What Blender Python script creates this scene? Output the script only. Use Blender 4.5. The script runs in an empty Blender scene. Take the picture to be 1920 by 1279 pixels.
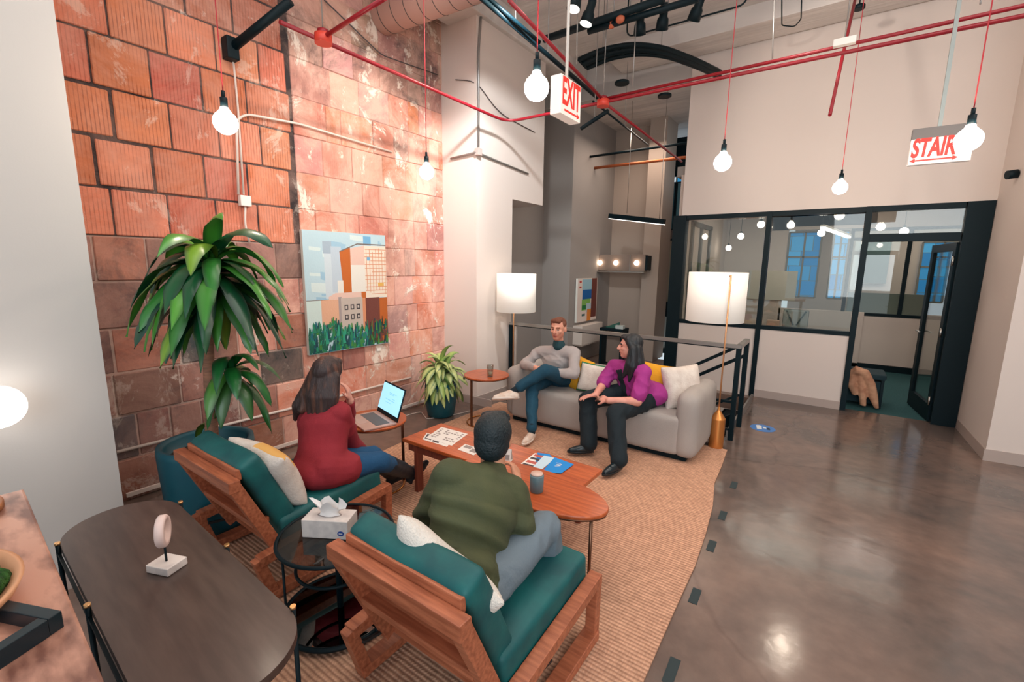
import bpy, bmesh, math, random
from mathutils import Vector, Matrix, Quaternion
R = math.radians
C = bpy.context.scene.collection
SC = bpy.context.scene

# ---------------------------------------------------------------- camera
FPX, PITCH, ROLL, YAW, CAMZ = 852.0, 0.1666, 0.0125, 0.6150, 1.75
_f = Vector((-math.sin(YAW)*math.cos(PITCH), math.cos(YAW)*math.cos(PITCH), -math.sin(PITCH)))
_r0 = Vector((math.cos(YAW), math.sin(YAW), 0))
_u0 = _r0.cross(_f)
_r = _r0*math.cos(ROLL)+_u0*math.sin(ROLL)
_u = -_r0*math.sin(ROLL)+_u0*math.cos(ROLL)
cam_d = bpy.data.cameras.new('camera')
cam_d.sensor_fit = 'HORIZONTAL'; cam_d.sensor_width = 36; cam_d.lens = FPX/1920*36
cam_d.clip_start = 0.02; cam_d.clip_end = 200
cam = bpy.data.objects.new('camera', cam_d); C.objects.link(cam)
cam.matrix_world = Matrix(((_r.x, _u.x, -_f.x, 0), (_r.y, _u.y, -_f.y, 0), (_r.z, _u.z, -_f.z, CAMZ), (0, 0, 0, 1)))
SC.camera = cam

def at(px, py, X=None, Y=None, Z=None):
    """the point of the place that the photograph shows at a pixel, on the plane X, Y or Z = const"""
    d = _r*((px-960)/FPX)+_u*((639.5-py)/FPX)+_f
    t = X/d.x if X is not None else (Y/d.y if Y is not None else (Z-CAMZ)/d.z)
    return Vector((0, 0, CAMZ))+d*t

# ---------------------------------------------------------------- light, exposure
def lin(c):
    return tuple(((v/255)/12.92 if v/255 <= .04045 else ((v/255+.055)/1.055)**2.4) for v in c)
world = bpy.data.worlds.new('world'); SC.world = world; world.use_nodes = True
bg = world.node_tree.nodes['Background']
bg.inputs[0].default_value = (0.80, 0.92, 1.0, 1); bg.inputs[1].default_value = 0.62

def area(name, loc, rot, sx, sy, power, col, spread=None):
    d = bpy.data.lights.new(name, 'AREA'); d.shape = 'RECTANGLE'; d.size = sx; d.size_y = sy
    d.energy = power; d.color = col
    if spread: d.spread = R(spread)
    o = bpy.data.objects.new(name, d); C.objects.link(o); o.location = loc; o.rotation_euler = rot
    return o
def spot(name, loc, target, power, col, size=70, blend=.6, rad=.06):
    d = bpy.data.lights.new(name, 'SPOT'); d.energy = power; d.color = col; d.spot_size = R(size); d.spot_blend = blend
    d.shadow_soft_size = rad
    o = bpy.data.objects.new(name, d); C.objects.link(o); o.location = loc
    o.rotation_euler = (Vector(target)-Vector(loc)).to_track_quat('-Z', 'Y').to_euler()
    return o
WARM = (1.0, .80, .66); NEUT = (1.0, .95, .90); COOL = (.80, .93, 1.0)
# daylight through the shop windows behind the camera, the ceiling fittings of the hall and the office beyond
area('window_daylight', (2.2, -2.6, 2.4), (R(84), 0, R(14)), 5.0, 3.0, 125, (.90, .96, 1.0))
area('hall_ceiling_light', (2.6, 2.6, 4.45), (0, 0, 0), 1.2, 3.0, 55, NEUT)
area('lounge_ceiling_light', (-1.6, 1.2, 4.5), (0, 0, 0), 2.6, 2.6, 34, NEUT)
area('office_ceiling_light', (.1, 8.4, 2.95), (0, 0, 0), 2.2, 1.6, 24, (1, .88, .78))
area('far_room_added_fill', (1.2, 11.3, 2.9), (0, 0, 0), 2.0, 1.2, 26, (1, .9, .8))  # added area light to brighten the room behind the screen
area('corridor_ceiling_light', (-2.8, 7.6, 3.9), (0, 0, 0), 1.0, 1.0, 18, WARM)
for k, (l, t, p) in enumerate([((-2.30, 3.3, 4.0), (-3.56, 4.9, 2.4), 210), ((-2.2, 3.3, 4.0), (-4.1, 3.2, 2.6), 150),
                               ((-1.2, 4.1, 4.0), (-2.2, 4.2, .4), 55), ((-.7, 4.0, 4.0), (.2, 6.88, 3.4), 60)]):
    spot('track_spot_light', l, t, p, (.92, .98, 1.0) if k == 0 else (1, .90, .80), 75)
for l in ((-1.4, 2.6, 3.75), (1.2, 3.4, 3.75)):
    spot('added_ceiling_fill', l, (l[0], l[1], 5), 150, (1, .95, .9), 165, 1.0, .1)  # added spots aimed upward, only to brighten the ceiling

SC.view_settings.view_transform = 'Standard'; SC.view_settings.look = 'None'
SC.view_settings.exposure = 0.35; SC.view_settings.gamma = 1.0
SC.view_settings.use_curve_mapping = False
SC.cycles.max_bounces = 7; SC.cycles.diffuse_bounces = 4; SC.cycles.glossy_bounces = 4
SC.cycles.transmission_bounces = 6; SC.cycles.transparent_max_bounces = 10
SC.cycles.sample_clamp_indirect = 4; SC.cycles.use_denoising = True
SC.cycles.caustics_reflective = False; SC.cycles.caustics_refractive = False

# ---------------------------------------------------------------- materials
_M = {}
def mat(name, col=(128, 128, 128), rough=.6, metal=0, col2=None, scale=8, stretch=(1, 1, 1), contrast=(.35, .65), bump=0, bscale=40,
        bstretch=(1, 1, 1), emit=None, estr=0, trans=0, alpha=1, sheen=0, coat=0, detail=4, rough2=None, attr=None, spec=.5, bdist=.01):
    if name in _M: return _M[name]
    m = bpy.data.materials.new(name); m.use_nodes = True; _M[name] = m
    nt = m.node_tree; b = nt.nodes['Principled BSDF']
    b.inputs['Roughness'].default_value = rough; b.inputs['Metallic'].default_value = metal
    b.inputs['Specular IOR Level'].default_value = spec
    c = (*lin(col), 1); b.inputs['Base Color'].default_value = c
    m.diffuse_color = c
    tc = nt.nodes.new('ShaderNodeTexCoord')
    def noise(sc, st, det=4):
        mp = nt.nodes.new('ShaderNodeMapping'); mp.inputs['Scale'].default_value = st
        nt.links.new(tc.outputs['Object'], mp.inputs['Vector'])
        n = nt.nodes.new('ShaderNodeTexNoise'); n.inputs['Scale'].default_value = sc; n.inputs['Detail'].default_value = det
        nt.links.new(mp.outputs[0], n.inputs['Vector']); return n
    if attr:
        a = nt.nodes.new('ShaderNodeAttribute'); a.attribute_name = attr
        nt.links.new(a.outputs['Color'], b.inputs['Base Color'])
    if col2 is not None:
        n = noise(scale, stretch, detail)
        r = nt.nodes.new('ShaderNodeValToRGB')
        r.color_ramp.elements[0].position = contrast[0]; r.color_ramp.elements[1].position = contrast[1]
        r.color_ramp.elements[0].color = c; r.color_ramp.elements[1].color = (*lin(col2), 1)
        nt.links.new(n.outputs[0], r.inputs[0]); nt.links.new(r.outputs[0], b.inputs['Base Color'])
        if rough2 is not None:
            mr = nt.nodes.new('ShaderNodeMapRange'); mr.inputs[3].default_value = rough; mr.inputs[4].default_value = rough2
            mr.inputs[1].default_value = .35; mr.inputs[2].default_value = .65
            nt.links.new(n.outputs[0], mr.inputs[0]); nt.links.new(mr.outputs[0], b.inputs['Roughness'])
    if bump:
        n = noise(bscale, bstretch, 3)
        bp = nt.nodes.new('ShaderNodeBump'); bp.inputs['Strength'].default_value = bump; bp.inputs['Distance'].default_value = bdist
        nt.links.new(n.outputs[0], bp.inputs['Height']); nt.links.new(bp.outputs[0], b.inputs['Normal'])
    if emit is not None:
        b.inputs['Emission Color'].default_value = (*lin(emit), 1); b.inputs['Emission Strength'].default_value = estr
    if trans: b.inputs['Transmission Weight'].default_value = trans; b.inputs['IOR'].default_value = 1.45
    if sheen: b.inputs['Sheen Weight'].default_value = sheen; b.inputs['Sheen Roughness'].default_value = .4; b.inputs['Sheen Tint'].default_value = (*lin(col), 1)
    if coat: b.inputs['Coat Weight'].default_value = coat; b.inputs['Coat Roughness'].default_value = .15
    if alpha < 1: b.inputs['Alpha'].default_value = alpha
    return m

def glass_mat(name, tint=(235, 245, 245), refl=.12, rough=.02):
    """thin pane: mostly straight through, the rest a mirror"""
    if name in _M: return _M[name]
    m = bpy.data.materials.new(name); m.use_nodes = True; _M[name] = m
    nt = m.node_tree; nt.nodes.remove(nt.nodes['Principled BSDF']); out = nt.nodes['Material Output']
    t = nt.nodes.new('ShaderNodeBsdfTransparent'); t.inputs[0].default_value = (*lin(tint), 1)
    g = nt.nodes.new('ShaderNodeBsdfGlossy'); g.inputs['Roughness'].default_value = rough
    mx = nt.nodes.new('ShaderNodeMixShader'); fr = nt.nodes.new('ShaderNodeLayerWeight'); fr.inputs[0].default_value = .5
    pw = nt.nodes.new('ShaderNodeMath'); pw.operation = 'POWER'; pw.inputs[1].default_value = 4; nt.links.new(fr.outputs['Facing'], pw.inputs[0])
    ad = nt.nodes.new('ShaderNodeMath'); ad.operation = 'ADD'; ad.inputs[1].default_value = refl; ad.use_clamp = True
    nt.links.new(pw.outputs[0], ad.inputs[0]); nt.links.new(ad.outputs[0], mx.inputs[0])
    nt.links.new(t.outputs[0], mx.inputs[1]); nt.links.new(g.outputs[0], mx.inputs[2]); nt.links.new(mx.outputs[0], out.inputs[0])
    return m

TEAL_BLACK = (2, 24, 31)
WALL = lambda: mat('wall_paint', (218, 205, 197), .75, bump=.03, bscale=120)
WALLG = lambda: mat('grey_wall_paint', (150, 143, 138), .75, bump=.03, bscale=120)
BLACK = lambda: mat('black_steel', TEAL_BLACK, .5, spec=.2)
WOOD = lambda: mat('walnut_wood', (146, 80, 54), .42, col2=(182, 108, 76), scale=5, stretch=(1.2, 12, 12), bump=.08, bscale=30, bstretch=(1, 10, 10))
ORWOOD = lambda: mat('cherry_wood', (164, 72, 32), .34, col2=(196, 98, 50), scale=4, stretch=(1, 14, 14), coat=.25)
VELVET = lambda: mat('teal_velvet', (4, 74, 78), .6, col2=(8, 94, 94), scale=6, sheen=.18, bump=.25, bscale=9, bdist=.02)
BRASS = lambda: mat('brass', (214, 148, 84), .26, 1)
BRONZE = lambda: mat('bronze_metal', (116, 84, 66), .35, .9)
WHITEP = lambda: mat('white_plastic', (236, 232, 226), .45)
REDPIPE = lambda: mat('red_pipe_paint', (142, 16, 32), .4)
WHITELIT = lambda: None

# ---------------------------------------------------------------- mesh builder
class MB:
    def __init__(s): s.bm = bmesh.new(); s.mi = 0
    def _fin(s, faces, mi, smooth):
        for f in faces:
            f.material_index = s.mi if mi is None else mi; f.smooth = smooth
    def box(s, c, d, rot=None, bev=0, mi=None, smooth=False, seg=2):
        g = bmesh.ops.create_cube(s.bm, size=1)
        vs = g['verts']
        M = Matrix.Translation(c)
        if rot is not None: M = M @ (rot if isinstance(rot, Matrix) else Matrix.Rotation(rot, 4, 'Z'))
        M = M @ Matrix.Diagonal((d[0], d[1], d[2], 1))
        bmesh.ops.transform(s.bm, matrix=M, verts=vs)
        es = set(e for v in vs for e in v.link_edges)
        if bev:
            r = bmesh.ops.bevel(s.bm, geom=list(es), offset=bev, segments=seg, affect='EDGES', profile=.6)
            fs = set(r['faces']) | set(f for v in r['verts'] for f in v.link_faces)
        else: fs = set(f for v in vs for f in v.link_faces)
        s._fin(fs, mi, smooth); return s
    def bar(s, a, b, w, h=None, bev=0, mi=None, up=(0, 0, 1)):
        """square bar from a to b, width w (sideways) and h (along up)"""
        a, b = Vector(a), Vector(b); h = h or w; d = b-a; L = d.length; z = d.normalized()
        x = Vector(up).cross(z)
        if x.length < 1e-4: x = Vector((1, 0, 0))
        x.normalize(); y = z.cross(x)
        M = Matrix(((x.x, y.x, z.x, 0), (x.y, y.y, z.y, 0), (x.z, y.z, z.z, 0), (0, 0, 0, 1)))
        return s.box((a+b)/2, (w, h, L), M, bev, mi)
    def rings(s, rings, closed=True, caps=True, mi=None, smooth=True):
        vv = [[s.bm.verts.new(p) for p in r] for r in rings]; n = len(vv[0]); fs = []
        for i in range(len(vv)-1):
            for j in range(n if closed else n-1):
                k = (j+1) % n
                try: fs.append(s.bm.faces.new((vv[i][j], vv[i][k], vv[i+1][k], vv[i+1][j])))
                except ValueError: pass
        if caps:
            for r in (vv[0][::-1], vv[-1]):
                try: fs.append(s.bm.faces.new(r))
                except ValueError: pass
        s._fin(fs, mi, smooth)
        if caps:
            for f in fs[-2:]:
                f.smooth = False
        return s
    def cyl(s, a, b, r, r2=None, n=16, mi=None, caps=True):
        return s.tube([a, b], [r, r if r2 is None else r2], n, mi, caps)
    def tube(s, pts, r, n=10, mi=None, caps=True):
        pts = [Vector(p) for p in pts]; rs = r if isinstance(r, (list, tuple)) else [r]*len(pts)
        t0 = (pts[1]-pts[0]).normalized(); x = t0.orthogonal().normalized(); out = []
        for i, p in enumerate(pts):
            if i == 0: t = t0
            elif i == len(pts)-1: t = (pts[i]-pts[i-1]).normalized()
            else:
                t = (pts[i+1]-pts[i]).normalized()+(pts[i]-pts[i-1]).normalized()
                t = t.normalized() if t.length > 1e-6 else t0
            x = (x-t*x.dot(t))
            x = x.normalized() if x.length > 1e-6 else t.orthogonal().normalized()
            y = t.cross(x)
            out.append([p+(x*math.cos(2*math.pi*k/n)+y*math.sin(2*math.pi*k/n))*rs[i] for k in range(n)])
        return s.rings(out, True, caps, mi)
    def lathe(s, prof, c=(0, 0, 0), n=32, mi=None, M=None, sx=1, sy=1):
        c = Vector(c); rg = []
        for r, z in prof:
            ring = [Vector((r*math.cos(2*math.pi*k/n)*sx, r*math.sin(2*math.pi*k/n)*sy, z)) for k in range(n)]
            rg.append([(M @ p if M else p)+c for p in ring])
        return s.rings(rg, True, prof[0][0] > 1e-5 and prof[-1][0] > 1e-5 and False, mi)
    def disc(s, c, r, z0, z1, n=48, sx=1, sy=1, mi=None, bev=.004, rot=0):
        c = Vector(c); rg = []
        for rr, z in ((r-bev, z0), (r, z0+bev), (r, z1-bev), (r-bev, z1)):
            rg.append([Vector((c.x, c.y, 0))+Matrix.Rotation(rot, 3, 'Z') @ Vector((rr*math.cos(2*math.pi*k/n)*sx, rr*math.sin(2*math.pi*k/n)*sy, 0))+Vector((0, 0, z)) for k in range(n)])
        return s.rings(rg, True, True, mi)
    def prism(s, poly, z0, z1, mi=None, bev=0):
        vs = [s.bm.verts.new((p[0], p[1], z0)) for p in poly]; f = s.bm.faces.new(vs)
        r = bmesh.ops.extrude_face_region(s.bm, geom=[f]); nv = [v for v in r['geom'] if isinstance(v, bmesh.types.BMVert)]
        bmesh.ops.translate(s.bm, vec=(0, 0, z1-z0), verts=nv)
        fs = set(ff for v in vs+nv for ff in v.link_faces); s._fin(fs, mi, False); return s
    def quad(s, pts, mi=None, smooth=False):
        f = s.bm.faces.new([s.bm.verts.new(p) for p in pts]); s._fin([f], mi, smooth); return s
    def ball(s, c, r, n=16, mi=None, M=None):
        sc = Matrix.Diagonal((r[0], r[1], r[2], 1)) if isinstance(r, (tuple, list)) else Matrix.Diagonal((r, r, r, 1))
        g = bmesh.ops.create_uvsphere(s.bm, u_segments=n, v_segments=max(6, n//2+2), radius=1)
        T = Matrix.Translation(c) @ (M.to_4x4() if M else Matrix.Identity(4)) @ sc
        bmesh.ops.transform(s.bm, matrix=T, verts=g['verts'])
        s._fin(set(f for v in g['verts'] for f in v.link_faces), mi, True); return s
    def pillow(s, c, w, h, t, M=None, n=14, corner=.12, mi=None, pinch=.5):
        """sewn cushion w x h in its local XZ, thickness t along local Y"""
        top, bot = [], []
        c = Vector(c)
        for side in (1, -1):
            g = []
            for i in range(n+1):
                row = []
                for j in range(n+1):
                    u, v = -1+2*i/n, -1+2*j/n
                    k = ((1-u**4)*(1-v**4))**pinch
                    e = 1-corner*((u*u)*(1-v*v)*.0+(1-u*u)*(v*v)*.0)
                    x = u*w/2*(1-corner*(1-v*v)*abs(u)**3*.6); z = v*h/2*(1-corner*(1-u*u)*abs(v)**3*.6)
                    p = Vector((x, side*t/2*k, z))
                    row.append((M @ p if M else p)+c)
                g.append(row)
            (top if side == 1 else bot).append(g)
        tv = [[s.bm.verts.new(p) for p in r] for r in top[0]]
        bv = [[tv[i][j] if i in (0, n) or j in (0, n) else s.bm.verts.new(bot[0][i][j]) for j in range(n+1)] for i in range(n+1)]
        fs = []
        for g, fl in ((tv, 0), (bv, 1)):
            for i in range(n):
                for j in range(n):
                    q = (g[i][j], g[i+1][j], g[i+1][j+1], g[i][j+1])
                    try: fs.append(s.bm.faces.new(q if fl else q[::-1]))
                    except ValueError: pass
        s._fin(fs, mi, True); return s
    def build(s, name, mats, parent=None, subsurf=0, recalc=True, merge=0):
        if merge: bmesh.ops.remove_doubles(s.bm, verts=s.bm.verts, dist=merge)
        if recalc: bmesh.ops.recalc_face_normals(s.bm, faces=s.bm.faces)
        me = bpy.data.meshes.new(name); s.bm.to_mesh(me); s.bm.free()
        for m in (mats if isinstance(mats, (list, tuple)) else [mats]): me.materials.append(m)
        o = bpy.data.objects.new(name, me); C.objects.link(o)
        if parent is not None: o.parent = parent
        if subsurf:
            sm = o.modifiers.new('subdivision', 'SUBSURF'); sm.levels = sm.render_levels = subsurf
        return o

def tag(o, label=None, cat=None, group=None, kind=None):
    if label: o['label'] = label
    if cat: o['category'] = cat
    if group: o['group'] = group
    if kind: o['kind'] = kind
    return o
def thing(name, loc, label, cat, rz=0, group=None):
    o = bpy.data.objects.new(name, None); C.objects.link(o); o.empty_display_size = .1
    o.location = loc; o.rotation_euler.z = rz
    return tag(o, label, cat, group)
def struct(mb, name, m, parent=None):
    o = mb.build(name, m, parent)
    if parent is None: o['kind'] = 'structure'
    return o
def one(mb, name, m, label, cat, group=None, **k):
    """a thing that is a single mesh"""
    return tag(mb.build(name, m, **k), label, cat, group)
def rebase(o, loc):
    """put a single-mesh thing's origin at its base"""
    o.data.transform(Matrix.Translation(-Vector(loc))); o.location = loc; return o
def text_mb(txt, size, M, mat_, name, parent, shear=0, ext=.001, sx=1, bold=0):
    cu = bpy.data.curves.new(name, 'FONT'); cu.body = txt; cu.size = size; cu.extrude = ext; cu.shear = shear
    cu.align_x = 'CENTER'; cu.align_y = 'CENTER'; cu.offset = bold
    t = bpy.data.objects.new(name, cu); C.objects.link(t)
    dg = bpy.context.evaluated_depsgraph_get(); me = bpy.data.meshes.new_from_object(t.evaluated_get(dg))
    bpy.data.objects.remove(t); me.transform(M @ Matrix.Diagonal((sx, 1, 1, 1))); me.materials.clear(); me.materials.append(mat_)
    o = bpy.data.objects.new(name, me); C.objects.link(o); o.parent = parent; return o
def MX(x, y, z):
    """rotation matrix from three axis vectors"""
    x, y, z = Vector(x).normalized(), Vector(y).normalized(), Vector(z).normalized()
    return Matrix(((x.x, y.x, z.x), (x.y, y.y, z.y), (x.z, y.z, z.z)))
# ================================================================ SETTING
random.seed(7)
XB = -4.1            # face of the tile wall
YP = 6.88            # face of the office partition
XC = -3.56           # side face of the white column
# floor, with the stairwell cut out of it
HX0, HX1, HY0, HY1 = -3.5, -.78, 4.98, 6.75
def floor_material():
    m = bpy.data.materials.new('polished_concrete'); m.use_nodes = True; nt = m.node_tree; b = nt.nodes['Principled BSDF']
    tc = nt.nodes.new('ShaderNodeTexCoord')
    n1 = nt.nodes.new('ShaderNodeTexNoise'); n1.inputs['Scale'].default_value = .75; n1.inputs['Detail'].default_value = 8; n1.inputs['Roughness'].default_value = .62
    n1.inputs['Distortion'].default_value = .4
    n2 = nt.nodes.new('ShaderNodeTexNoise'); n2.inputs['Scale'].default_value = 9; n2.inputs['Detail'].default_value = 6
    for n in (n1, n2): nt.links.new(tc.outputs['Object'], n.inputs['Vector'])
    r1 = nt.nodes.new('ShaderNodeValToRGB'); e = r1.color_ramp.elements
    e[0].position = .36; e[0].color = (*lin((92, 84, 80)), 1); e[1].position = .62; e[1].color = (*lin((132, 108, 96)), 1)
    nt.links.new(n1.outputs[0], r1.inputs[0])
    r2 = nt.nodes.new('ShaderNodeValToRGB'); e = r2.color_ramp.elements
    e[0].position = .3; e[0].color = (.72, .72, .74, 1); e[1].position = .7; e[1].color = (1, 1, 1, 1)
    nt.links.new(n2.outputs[0], r2.inputs[0])
    mx = nt.nodes.new('ShaderNodeMix'); mx.data_type = 'RGBA'; mx.blend_type = 'MULTIPLY'; mx.inputs[0].default_value = .8
    nt.links.new(r1.outputs[0], mx.inputs[6]); nt.links.new(r2.outputs[0], mx.inputs[7])
    # thin cracks
    v = nt.nodes.new('ShaderNodeTexVoronoi'); v.feature = 'DISTANCE_TO_EDGE'; v.inputs['Scale'].default_value = .55
    wn = nt.nodes.new('ShaderNodeTexNoise'); wn.inputs['Scale'].default_value = 1.3; wn.inputs['Detail'].default_value = 5
    nt.links.new(tc.outputs['Object'], wn.inputs['Vector'])
    add = nt.nodes.new('ShaderNodeMix'); add.data_type = 'VECTOR'; add.inputs[0].default_value = .35
    nt.links.new(tc.outputs['Object'], add.inputs[4]); nt.links.new(wn.outputs[1], add.inputs[5]); nt.links.new(add.outputs[1], v.inputs['Vector'])
    r3 = nt.nodes.new('ShaderNodeValToRGB'); e = r3.color_ramp.elements
    e[0].position = .0; e[0].color = (.7, .68, .7, 1); e[1].position = .008; e[1].color = (1, 1, 1, 1)
    nt.links.new(v.outputs['Distance'], r3.inputs[0])
    mx2 = nt.nodes.new('ShaderNodeMix'); mx2.data_type = 'RGBA'; mx2.blend_type = 'MULTIPLY'; mx2.inputs[0].default_value = .6
    nt.links.new(mx.outputs[2], mx2.inputs[6]); nt.links.new(r3.outputs[0], mx2.inputs[7])
    nt.links.new(mx2.outputs[2], b.inputs['Base Color'])
    mr = nt.nodes.new('ShaderNodeMapRange'); mr.inputs[1].default_value = .3; mr.inputs[2].default_value = .7
    mr.inputs[3].default_value = .07; mr.inputs[4].default_value = .24
    nt.links.new(n1.outputs[0], mr.inputs[0]); nt.links.new(mr.outputs[0], b.inputs['Roughness'])
    bp = nt.nodes.new('ShaderNodeBump'); bp.inputs['Strength'].default_value = .06; bp.inputs['Distance'].default_value = .02
    nt.links.new(n2.outputs[0], bp.inputs['Height']); nt.links.new(bp.outputs[0], b.inputs['Normal'])
    b.inputs['Specular IOR Level'].default_value = .7
    return m
FLOORM = floor_material()
f = MB()
for x0, x1, y0, y1 in ((-5.2, HX0, -3, 8.6), (HX0, HX1, -3, HY0), (HX0, HX1, HY1, 8.6), (HX1, 5.2, -3, 6.98)):
    f.box(((x0+x1)/2, (y0+y1)/2, -.1), (x1-x0, y1-y0, .2))
struct(f, 'floor', FLOORM)
carpet = mat('office_carpet', (20, 66, 70), .9, col2=(34, 84, 86), scale=60, bump=.2, bscale=200)
struct(MB().box((1.2, 9.35, -.1), (3.96, 4.74, .2)).box((-.78+-.0, 9.35, -.1), (0.001, .001, .001)), 'floor_office', carpet)

# ---- ceiling slab with board marks and a beam over the partition
cm = mat('ceiling_concrete', (224, 216, 210), .8, col2=(198, 192, 188), scale=1.4, stretch=(.5, 2.5, 1), bump=.35, bscale=3, bstretch=(.4, 5, 1), bdist=.03)
struct(MB().box((0, 2.1, 4.85), (10.8, 10.2, .2)), 'ceiling', cm)
cb = MB()
cb.box((1.2, 6.6, 4.66), (8.2, .5, .24), bev=.01)
cb.box((0, 3.0, 4.66), (8.6, .42, .2), bev=.01)
cb.box((-3.75, 5.1, 4.62), (.5, 3.6, .3), bev=.02)
struct(cb, 'trim_ceiling_beams', cm)
struct(MB().box((-3.6, 9.2, 4.4), (3.4, 4.6, .2)).box((-3.6, 6.96, 4.56), (3.4, .12, .5)).box((1.65, 7.1, 4.62), (7.2, .2, .5)), 'ceiling_corridor', cm)
struct(MB().box((1.0, 9.35, 3.1), (6.1, 4.7, .14)), 'ceiling_office', WALLG())

# ---- structural clay tile wall
def tile_wall():
    m = bpy.data.materials.new('clay_tile_and_plaster'); m.use_nodes = True; nt = m.node_tree; b = nt.nodes['Principled BSDF']
    L = nt.links.new; N = nt.nodes.new
    b.inputs['Roughness'].default_value = .85; b.inputs['Specular IOR Level'].default_value = .25
    tc = N('ShaderNodeTexCoord'); at_ = N('ShaderNodeAttribute'); at_.attribute_name = 'Col'
    ak = N('ShaderNodeAttribute'); ak.attribute_name = 'Kind'; sep = N('ShaderNodeSeparateColor'); L(ak.outputs['Color'], sep.inputs[0])
    def noise(s, d=6, r=.6, st=(1, 1, 1), dist=0):
        mp = N('ShaderNodeMapping'); mp.inputs['Scale'].default_value = st; L(tc.outputs['Object'], mp.inputs[0])
        n = N('ShaderNodeTexNoise'); n.inputs['Scale'].default_value = s; n.inputs['Detail'].default_value = d; n.inputs['Roughness'].default_value = r
        n.inputs['Distortion'].default_value = dist
        L(mp.outputs[0], n.inputs[0]); return n.outputs[0]
    def ramp(v, p0, p1, c0=(0, 0, 0, 1), c1=(1, 1, 1, 1)):
        r = N('ShaderNodeValToRGB'); e = r.color_ramp.elements; e[0].position = p0; e[1].position = p1; e[0].color = c0; e[1].color = c1
        L(v, r.inputs[0]); return r.outputs[0]
    def mix(f, a, c, t='MIX', fv=None):
        x = N('ShaderNodeMix'); x.data_type = 'RGBA'; x.blend_type = t
        if fv is not None: x.inputs[0].default_value = fv
        else: L(f, x.inputs[0])
        if isinstance(a, tuple): x.inputs[6].default_value = a
        else: L(a, x.inputs[6])
        if isinstance(c, tuple): x.inputs[7].default_value = c
        else: L(c, x.inputs[7])
        return x.outputs[2]
    def math_(op, a, c):
        x = N('ShaderNodeMath'); x.operation = op; x.use_clamp = True
        for i, v in enumerate((a, c)):
            if isinstance(v, (int, float)): x.inputs[i].default_value = v
            else: L(v, x.inputs[i])
        return x.outputs[0]
    base = mix(None, at_.outputs['Color'], ramp(noise(5, 8, .7), .25, .75, (.62, .58, .60, 1), (1.15, 1.1, 1.08, 1)), 'MULTIPLY', .75)
    # scored ribs running up the tiles
    wv = N('ShaderNodeTexWave'); wv.wave_type = 'BANDS'; wv.bands_direction = 'Y'; wv.inputs['Scale'].default_value = 14; wv.inputs['Distortion'].default_value = 1.2
    wv.inputs['Detail'].default_value = 2; wv.inputs['Detail Scale'].default_value = 1.5
    mp = N('ShaderNodeMapping'); mp.inputs['Scale'].default_value = (1, 1, .06); L(tc.outputs['Object'], mp.inputs[0]); L(mp.outputs[0], wv.inputs[0])
    rib = math_('MULTIPLY', ramp(wv.outputs[0], .0, .28, (1, 1, 1, 1), (0, 0, 0, 1)), sep.outputs[0])
    base = mix(math_('MULTIPLY', rib, math_('MULTIPLY', ramp(noise(3.2, 3), .35, .6), .75)), base, (*lin((112, 44, 26)), 1))
    # dark blotches, grey residue, pink plaster skim and white scraps, as far as the region has them
    dark_blotch = math_('MULTIPLY', ramp(noise(2.6, 8, .72, dist=.6), .50, .62), sep.outputs[2])  # dark noise blotches, strongest on the upper rows
    base = mix(math_('MULTIPLY', dark_blotch, .75), base, (*lin((70, 66, 70)), 1))
    pink = math_('MULTIPLY', ramp(noise(2.0, 10, .72, dist=.6), .42, .60), sep.outputs[1])
    base = mix(math_('MULTIPLY', pink, .78), base, (*lin((228, 184, 168)), 1))
    wht = math_('MULTIPLY', ramp(noise(3.0, 10, .74, st=(1, 1.4, 1), dist=.5), .565, .615), sep.outputs[1])
    base = mix(math_('MULTIPLY', wht, .9), base, (*lin((240, 228, 216)), 1))
    sc2 = math_('MULTIPLY', ramp(noise(5.0, 9, .72), .63, .68), math_('ADD', sep.outputs[1], .35))
    base = mix(sc2, base, (*lin((226, 212, 202)), 1))
    L(base, b.inputs['Base Color'])
    bp = N('ShaderNodeBump'); bp.inputs['Strength'].default_value = .55; bp.inputs['Distance'].default_value = .012
    h = math_('ADD', math_('MULTIPLY', noise(26, 6, .7), .5), math_('ADD', math_('MULTIPLY', wht, .5), math_('MULTIPLY', rib, -.3)))
    L(h, bp.inputs['Height']); L(bp.outputs[0], b.inputs['Normal'])
    bm = bmesh.new(); cl = bm.loops.layers.float_color.new('Col'); kl = bm.loops.layers.float_color.new('Kind')
    rnd = random.Random(11)
    def paint(faces, col, kind):
        for fc in faces:
            for lp in fc.loops: lp[cl] = (*lin(col), 1); lp[kl] = (*kind, 1)
    def block(y0, y1, z0, z1, col, kind, t, gap=.008):
        g = bmesh.ops.create_cube(bm, size=1)
        M = Matrix.Translation((XB-.09+t, (y0+y1)/2, (z0+z1)/2)) @ Matrix.Rotation(rnd.uniform(-.006, .006), 4, 'X') @ Matrix.Diagonal((.18, y1-y0-gap, z1-z0-gap*1.1, 1))
        bmesh.ops.transform(bm, matrix=M, verts=g['verts'])
        es = list(set(e for v in g['verts'] for e in v.link_edges))
        r = bmesh.ops.bevel(bm, geom=es, offset=.006, segments=1, affect='EDGES')
        paint(set(r['faces']) | set(fc for v in r['verts'] for fc in v.link_faces), col, kind)
    rows = [-.01, .31, .64, .95, 1.27, 1.60, 1.91, 2.23, 2.555, 2.88, 3.205, 3.53, 3.855, 4.18, 4.5, 4.78]
    def vary(c, a):
        k = rnd.uniform(-a, a); return tuple(max(0, min(255, v+k+rnd.uniform(-a*.35, a*.35))) for v in c)
    orange = [(206, 122, 94), (212, 130, 98), (196, 112, 88), (214, 134, 104)]
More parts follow.
